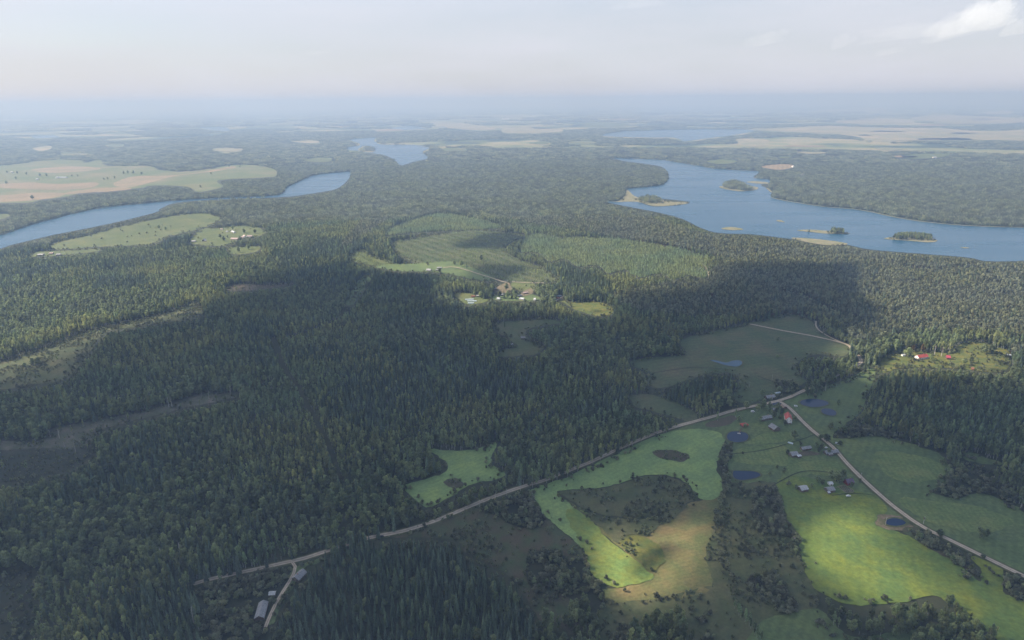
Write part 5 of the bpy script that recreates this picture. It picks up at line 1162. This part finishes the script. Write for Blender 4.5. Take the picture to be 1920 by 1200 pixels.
for a in [('barn', 'dark red shed at the left end of the sandy hamlet', 'shed', (883, 554.5), (891, 554), 6, 2.4, 1.4, 'rust', 'brick'), ('shed', 'pale roofed shed beside the dark red one in the sandy hamlet', 'shed', (893, 553.5), (901, 553), 6, 2.5, 1.6, 'pale', 'wood'),
          ('cottage', 'bright white roofed house low in the sandy hamlet left of its trees', 'house', (932, 558), (938, 558.6), 7, 2.6, 2.0, 'white', 'white'), ('cottage', 'bluish white roofed house in the sandy hamlet right of its trees', 'house', (974, 558), (983, 559), 8, 2.8, 2.2, 'white', 'yellow'),
          ('cottage', 'small white peaked hut apart at the right of the sandy hamlet', 'house', (1001, 559), (1005, 559.4), 7, 2.4, 2.6, 'white', 'white'), ('shed', 'pale shed at the upper left corner of the sandy yard', 'shed', (924, 540), (931, 539.5), 6, 2.4, 1.4, 'white', 'wood'),
          ('shed', 'pale shed in the middle of the sandy yard', 'shed', (935, 552), (943, 551), 6, 2.4, 1.4, 'pale', 'wood'), ('shed', 'long pinkish shed at the right side of the sandy yard', 'shed', (980, 548.5), (990, 547), 6, 2.6, 1.6, 'pink', 'wood'),
          ('shed', 'small pale shed below the long pinkish one in the hamlet', 'shed', (970, 553.5), (977, 552.5), 6, 2.4, 1.4, 'pale', 'wood'), ('shed', 'reddish shed on bare earth left of the golden clearing', 'shed', (1041, 556.5), (1049, 558), 6, 2.4, 1.6, 'rust', 'brick'),
          ('shed', 'pale shed on bare earth left of the golden clearing', 'shed', (1045, 553.5), (1053, 554), 6, 2.4, 1.4, 'pale', 'wood'), ('shed', 'tiny white shed by the forest road above the hamlet wood', 'shed', (1089, 540), (1094, 540.5), 5, 2.4, 1.2, 'white', 'wood')]:
    house(*a)
for a in [('barn', 'long pinkish roofed barn of the far farm in the pale meadow', 'barn', (433.5, 446), (446.5, 446), 13, 3.6, 3.4, 'pink', 'yellow'), ('cottage', 'pinkish roofed house right of the long barn of the far farm', 'house', (450, 443.5), (456, 443.3), 10, 3.2, 3, 'pink', 'yellow'),
          ('cottage', 'white gabled house in the middle of the far farm', 'house', (457, 440.5), (460, 441.5), 10, 4, 3.4, 'pink', 'white'), ('barn', 'wide pale roofed barn at the right of the far farm', 'barn', (463.5, 441.5), (473, 441), 12, 3.2, 3, 'pink', 'white'),
          ('cottage', 'white cottage behind the far farm under tall trees', 'house', (435, 432.5), (440, 434), 9, 3, 2.6, 'white', 'white'), ('shed', 'tiny white shed left of the white cottage of the far farm', 'shed', (424.5, 433), (427, 433.2), 6, 2.4, 1.4, 'white', 'white'),
          ('shed', 'small pale shed above the far farm at the meadow corner', 'shed', (413, 429), (418, 429), 6, 2.4, 1.4, 'pink', 'white'), ('barn', 'pale roofed barn at the left end of the small far meadow', 'barn', (359.5, 451), (367, 451), 9, 2.6, 2.4, 'pale', 'wood'),
          ('cottage', 'narrow white roofed house with a steep slanting roof left of the far farm', 'house', (380.5, 449.3), (384, 447.2), 8, 3, 3.2, 'white', 'wood'), ('shed', 'tiny pale shed right beside the steep roofed house', 'shed', (384, 451), (387, 450.6), 5, 2.2, 1.2, 'pale', 'wood'),
          ('barn', 'pale roofed barn, leftmost of the row at the wood edge by the west lake', 'barn', (71, 476.3), (82, 476), 9, 2.8, 2.4, 'pale', 'wood'), ('barn', 'pale barn in the middle of the row at the wood edge by the west lake', 'barn', (92, 473.8), (100, 473.5), 8, 2.8, 2.2, 'pink', 'wood'),
          ('barn', 'greyish barn, rightmost of the row at the wood edge by the west lake', 'barn', (105, 476), (114, 475.6), 9, 2.8, 2.2, 'pale', 'wood'), ('shed', 'small pale shed apart at the left in the wood below the barn row', 'shed', (34, 492.5), (41, 491.5), 7, 2.6, 2, 'pale', 'wood'),
          ('barn', 'long white shed in the far farmland', 'barn', (110, 331.6), (125, 331.6), 14, 4, 3, 'white', 'white'), ('cottage', 'white house at the left end of the long white shed', 'house', (105, 331.4), (109, 331.4), 12, 5, 4, 'white', 'white'),
          ('cottage', 'tiny white house in the field hamlet near the left edge', 'house', (20.5, 321.5), (24, 321.5), 12, 6, 4, 'white', 'white'), ('cottage', 'tiny white house below the field hamlet trees', 'house', (68, 334.3), (71.5, 334.3), 12, 5, 4, 'white', 'white'),
          ('cottage', 'tall white house in the wood beyond the east lake, left of two', 'house', (1502, 326.3), (1508, 326.3), 16, 10, 4, 'white', 'white'), ('cottage', 'broad white gabled house beyond the east lake, right of two', 'house', (1521, 328.5), (1527, 328.5), 20, 5, 6, 'white', 'white'),
          ('barn', 'low pale building left of the tall white house beyond the lake', 'barn', (1470, 332.5), (1481, 332.5), 12, 4, 3, 'pale', 'white'), ('barn', 'very distant white hall near the horizon right of centre', 'barn', (941, 222.3), (954, 222.3), 60, 14, 8, 'white', 'white'),
          ('cottage', 'tiny far white house among hazy fields at the right', 'house', (1692, 283.3), (1696, 283.3), 18, 6, 4, 'white', 'white'), ('cottage', 'second tiny far white house right of the first in the haze', 'house', (1749, 294), (1756, 294), 18, 6, 4, 'white', 'white'),
          ('cottage', 'tiny far white cottage in the woods above the farmland', 'house', (250, 287.2), (255, 287.2), 18, 6, 4, 'white', 'white'), ('barn', 'tiny far pale barn beside the orange tan far field', 'barn', (1486, 310.5), (1489, 311.5), 14, 5, 4, 'pale', 'white')]:
    house(*a)
# ------------------------------------------------------------------ pavilion, pier, tunnels, cars, poles
X, Y, Z = map(float, ground_at(np.float64(1395), np.float64(799)))
e = tag(empty('pavilion', (X, Y, Z+.6), .3), 'low pavilion with a red hipped roof above the round pond', 'pavilion')
roof_part(9.2, 7.2, 2.5, 1.7, RF['red'], e, .5, 3.0)
for a in (-4.2, 0, 4.2):
    for b in (-3.2, 3.2): boxes('post', [(a-.12, b-.12, 0, a+.12, b+.12, 2.55)], WL['brown'], e)
boxes('floor', [(-4.7, -3.7, -.6, 4.7, 3.7, -.01)], WL['brown'], e); boxes('table', [(-1.4, -.5, .7, 1.4, .5, .8), (-.1, -.4, 0, .1, .4, .699)], WL['brown'], e)
boxes('back_wall', [(-4.2, 3.33, 0, 4.2, 3.43, 1.1)], WL['redwood'], e)
x1, y1, _ = map(float, ground_at(np.float64(1391), np.float64(804))); x2, y2, _ = map(float, ground_at(np.float64(1386), np.float64(813.5)))
zp = pond_z['village pond beside the red roofed pavilion']; ln = math.hypot(x2-x1, y2-y1)
e = tag(empty('pier', ((x1+x2)/2, (y1+y2)/2, zp+.9), math.atan2(y2-y1, x2-x1)), 'thin brown pier running from the pavilion into the round pond', 'pier')
boxes('walkway', [(-ln/2, -.6, .5, ln/2, .6, .62)], WL['brown'], e); boxes('platform', [(ln/2+.003, -2.2, .5, ln/2+3.2, 2.2, .625)], CONC, e)
for a in (-ln/2+1, 0, ln/2-1, ln/2+2.8):
    for b in (-.5, .5): boxes('post', [(a-.09, b-.09, -1, a+.09, b+.09, .499)], WL['brown'], e)
def tunnel(px, py, L_, W, rz, label, group=None, mat=None):
    X, Y, Z = map(float, ground_at(np.float64(px), np.float64(py))); e = tag(empty('greenhouse', (X, Y, Z+.5), rz), label, 'greenhouse', group)
    n = 9; V = []; F = []
    for sx in (-L_/2, L_/2):
        for k in range(n): a = math.pi*k/(n-1); V.append((sx, W/2*math.cos(a), W*.52*math.sin(a)))
    for k in range(n-1): F.append((k, k+1, n+k+1, n+k))
    F += [tuple(range(n))[::-1], tuple(range(n, 2*n))]
    link('cover', mesh_np('cover', V, F, mat or MATS['film']), e); boxes('base_frame', [(-L_/2-.05, -W/2-.15, -.5, L_/2+.05, -W/2-.03, .2), (-L_/2-.05, W/2+.03, -.5, L_/2+.05, W/2+.15, .2)], WL['wood'], e)
    boxes('door', [(-L_/2-.06, -.45, 0, -L_/2-.004, .45, min(1.9, W*.45))], FRAME, e)
solid('film', (.50, .58, .60), .35, 2, .1, .4)
tunnel(1458, 737.5, 9, 3.6, .35, 'long pale blue greenhouse behind the house above the road fork')
tunnel(1482, 832, 6.5, 3.2, -.6, 'pale slim greenhouse standing alone on the grass above the barns')
for k, (a, b, w_) in enumerate([(880, 562.5, 20), (885, 565.5, 22), (883, 569.5, 14)]): tunnel(a, b, w_, 5, .05, ['upper', 'middle', 'lower'][k]+' of the three pale low greenhouses left of the hamlet', 'pale greenhouses left of the hamlet')
PAINT = {'white': solid('white_paint', (.74, .74, .73), .35, 3, .05, .5), 'silver': solid('silver_paint', (.45, .50, .52), .3, 3, .05, .5), 'dark': solid('dark_paint', (.03, .035, .045), .3, 3, .05, .5)}
TYRE = solid('tyre', (.02, .02, .02), .9); 
def car(px, py, rz, label, paint='white', L_=4.4, W=1.8, hgt_=1.45, van=False):
    X, Y, Z = map(float, ground_at(np.float64(px), np.float64(py))); e = tag(empty('parked_car' if not van else 'parked_van', (X, Y, Z+.85), rz), label, 'car' if not van else 'van')
    a = L_/2; prof = [(-a, .3), (-a, .85), (-a*.8, .95), (-a*.55, hgt_), (a*.25, hgt_), (a*.55, .92), (a*.96, .8), (a, .55), (a, .3)] if not van else [(-a, .3), (-a, hgt_*.95), (-a*.95, hgt_), (a*.5, hgt_), (a*.75, 1.1), (a*.98, .95), (a, .3)]
    n = len(prof); V = [(x, s_*W/2*(.86 if z > 1.0 else 1), z) for s_ in (-1, 1) for x, z in prof]; F = [tuple(range(n)), tuple(range(n, 2*n))[::-1]]+[(k, (k+1) % n+0, n+(k+1) % n, n+k)[::-1] for k in range(n)]
    link('body', mesh_np('body', V, F, PAINT[paint]), e)
    for s_ in (-1, 1):
        y0, y1 = sorted((s_*(W/2*.87), s_*(W/2*.93))); boxes('side_window', [(-a*.45, y0, .98, a*.25, y1, hgt_-.12)], GLASS, e)
    boxes('windscreen', [(a*.33, -W*.36, .97, a*.5, W*.36, 1.22)], GLASS, e)
    for x in (-a*.6, a*.6):
        for s_ in (-1, 1):
            V = []; F = []
            for q, yy in enumerate((s_*W/2*.78, s_*W/2*1.02)):
                V += [(x+.33*math.cos(k*math.pi/6), yy, .33+.33*math.sin(k*math.pi/6)) for k in range(12)]
            F = [tuple(range(12)), tuple(range(12, 24))[::-1]]+[(k, (k+1) % 12, 12+(k+1) % 12, 12+k) for k in range(12)]
            link('wheel', mesh_np('wheel', V, F, TYRE), e)
car(1411.5, 773.5, .1, 'white van parked on the grass left of the village gardens', 'white', 5.6, 2.2, 2.3, True)
car(1590.5, 931.5, .08, 'white car parked on the grass in front of the lower yard', 'white', 5.4, 2.0, 1.6)
car(1492, 763, -.2, 'white van standing on the grass right of the road fork', 'white', 4.8, 2.0, 1.9, True)
car(1570.5, 834, -.6, 'silver van standing across the road from the long farmhouse', 'silver', 6.4, 2.3, 2.4, True)
car(1549, 841, .3, 'small white car between the barns and the road bend', 'white', 4.0, 1.7, 1.5)
car(716, 1007.5, .35, 'dark car driving on the country road where it leaves the wood', 'dark', 4.4, 1.8, 1.45)
car(1602, 688, .6, 'white van on the road under the trees near the sunlit yard', 'white', 5.5, 2.2, 2.4, True)
for k, (a, b) in enumerate([(950, 930), (899.5, 951), (929, 939), (976, 924), (1613.5, 900), (1447.5, 713), (1405, 727), (1547, 732), (1500, 705), (1660, 985), (1563, 675), (1572, 678)]):
    X, Y, Z = map(float, ground_at(np.float64(a), np.float64(b))); place = ['beside the country road, third from the left', 'beside the country road, leftmost', 'beside the country road, second from the left', 'beside the country road, rightmost of four', 'beside the road near the red walled house', 'in the dull meadow, middle one', 'in the dull meadow, leftmost', 'in the grass left of the right wood', 'in the dull meadow near the copse', 'beside the ringed pond road', 'behind the copse, left of two', 'behind the copse, right of two'][k]
    e = tag(empty('utility_pole', (X, Y, Z), .5), 'pale wooden utility pole '+place, 'utility pole', 'utility poles')
    v, f = trunk_np(10, .2, 0, 2, 8); v[:, :2] *= np.where(v[:, 2:3] > 5, 3.0, 1); link('pole', fast_mesh('pole', v, f, BARK['grey']), e)
    boxes('crossbar', [(-.9, -.06, 9.2, .9, .06, 9.35)], BARK['grey'], e)
    for x in (-.75, 0, .75): boxes('insulator', [(x-.06, -.06, 9.353, x+.06, .06, 9.6)], FRAME, e)
# vegetable garden with its paths, beside the outbuilding
g1 = [(1570, 914), (1583, 911.5), (1601, 922), (1588, 926)]
o = sheet('garden_plot', g1, LM('garden'), 1.15); o['kind'] = 'structure'
o = ribbon('garden_path', g1+[g1[0]], 1.1, LM('sand'), 1.3, 3); o['kind'] = 'structure'
o = ribbon('garden_path', [(1566, 916), (1571, 914.5), (1578, 913)], 1.3, LM('sand'), 1.35, 3); o['kind'] = 'structure'
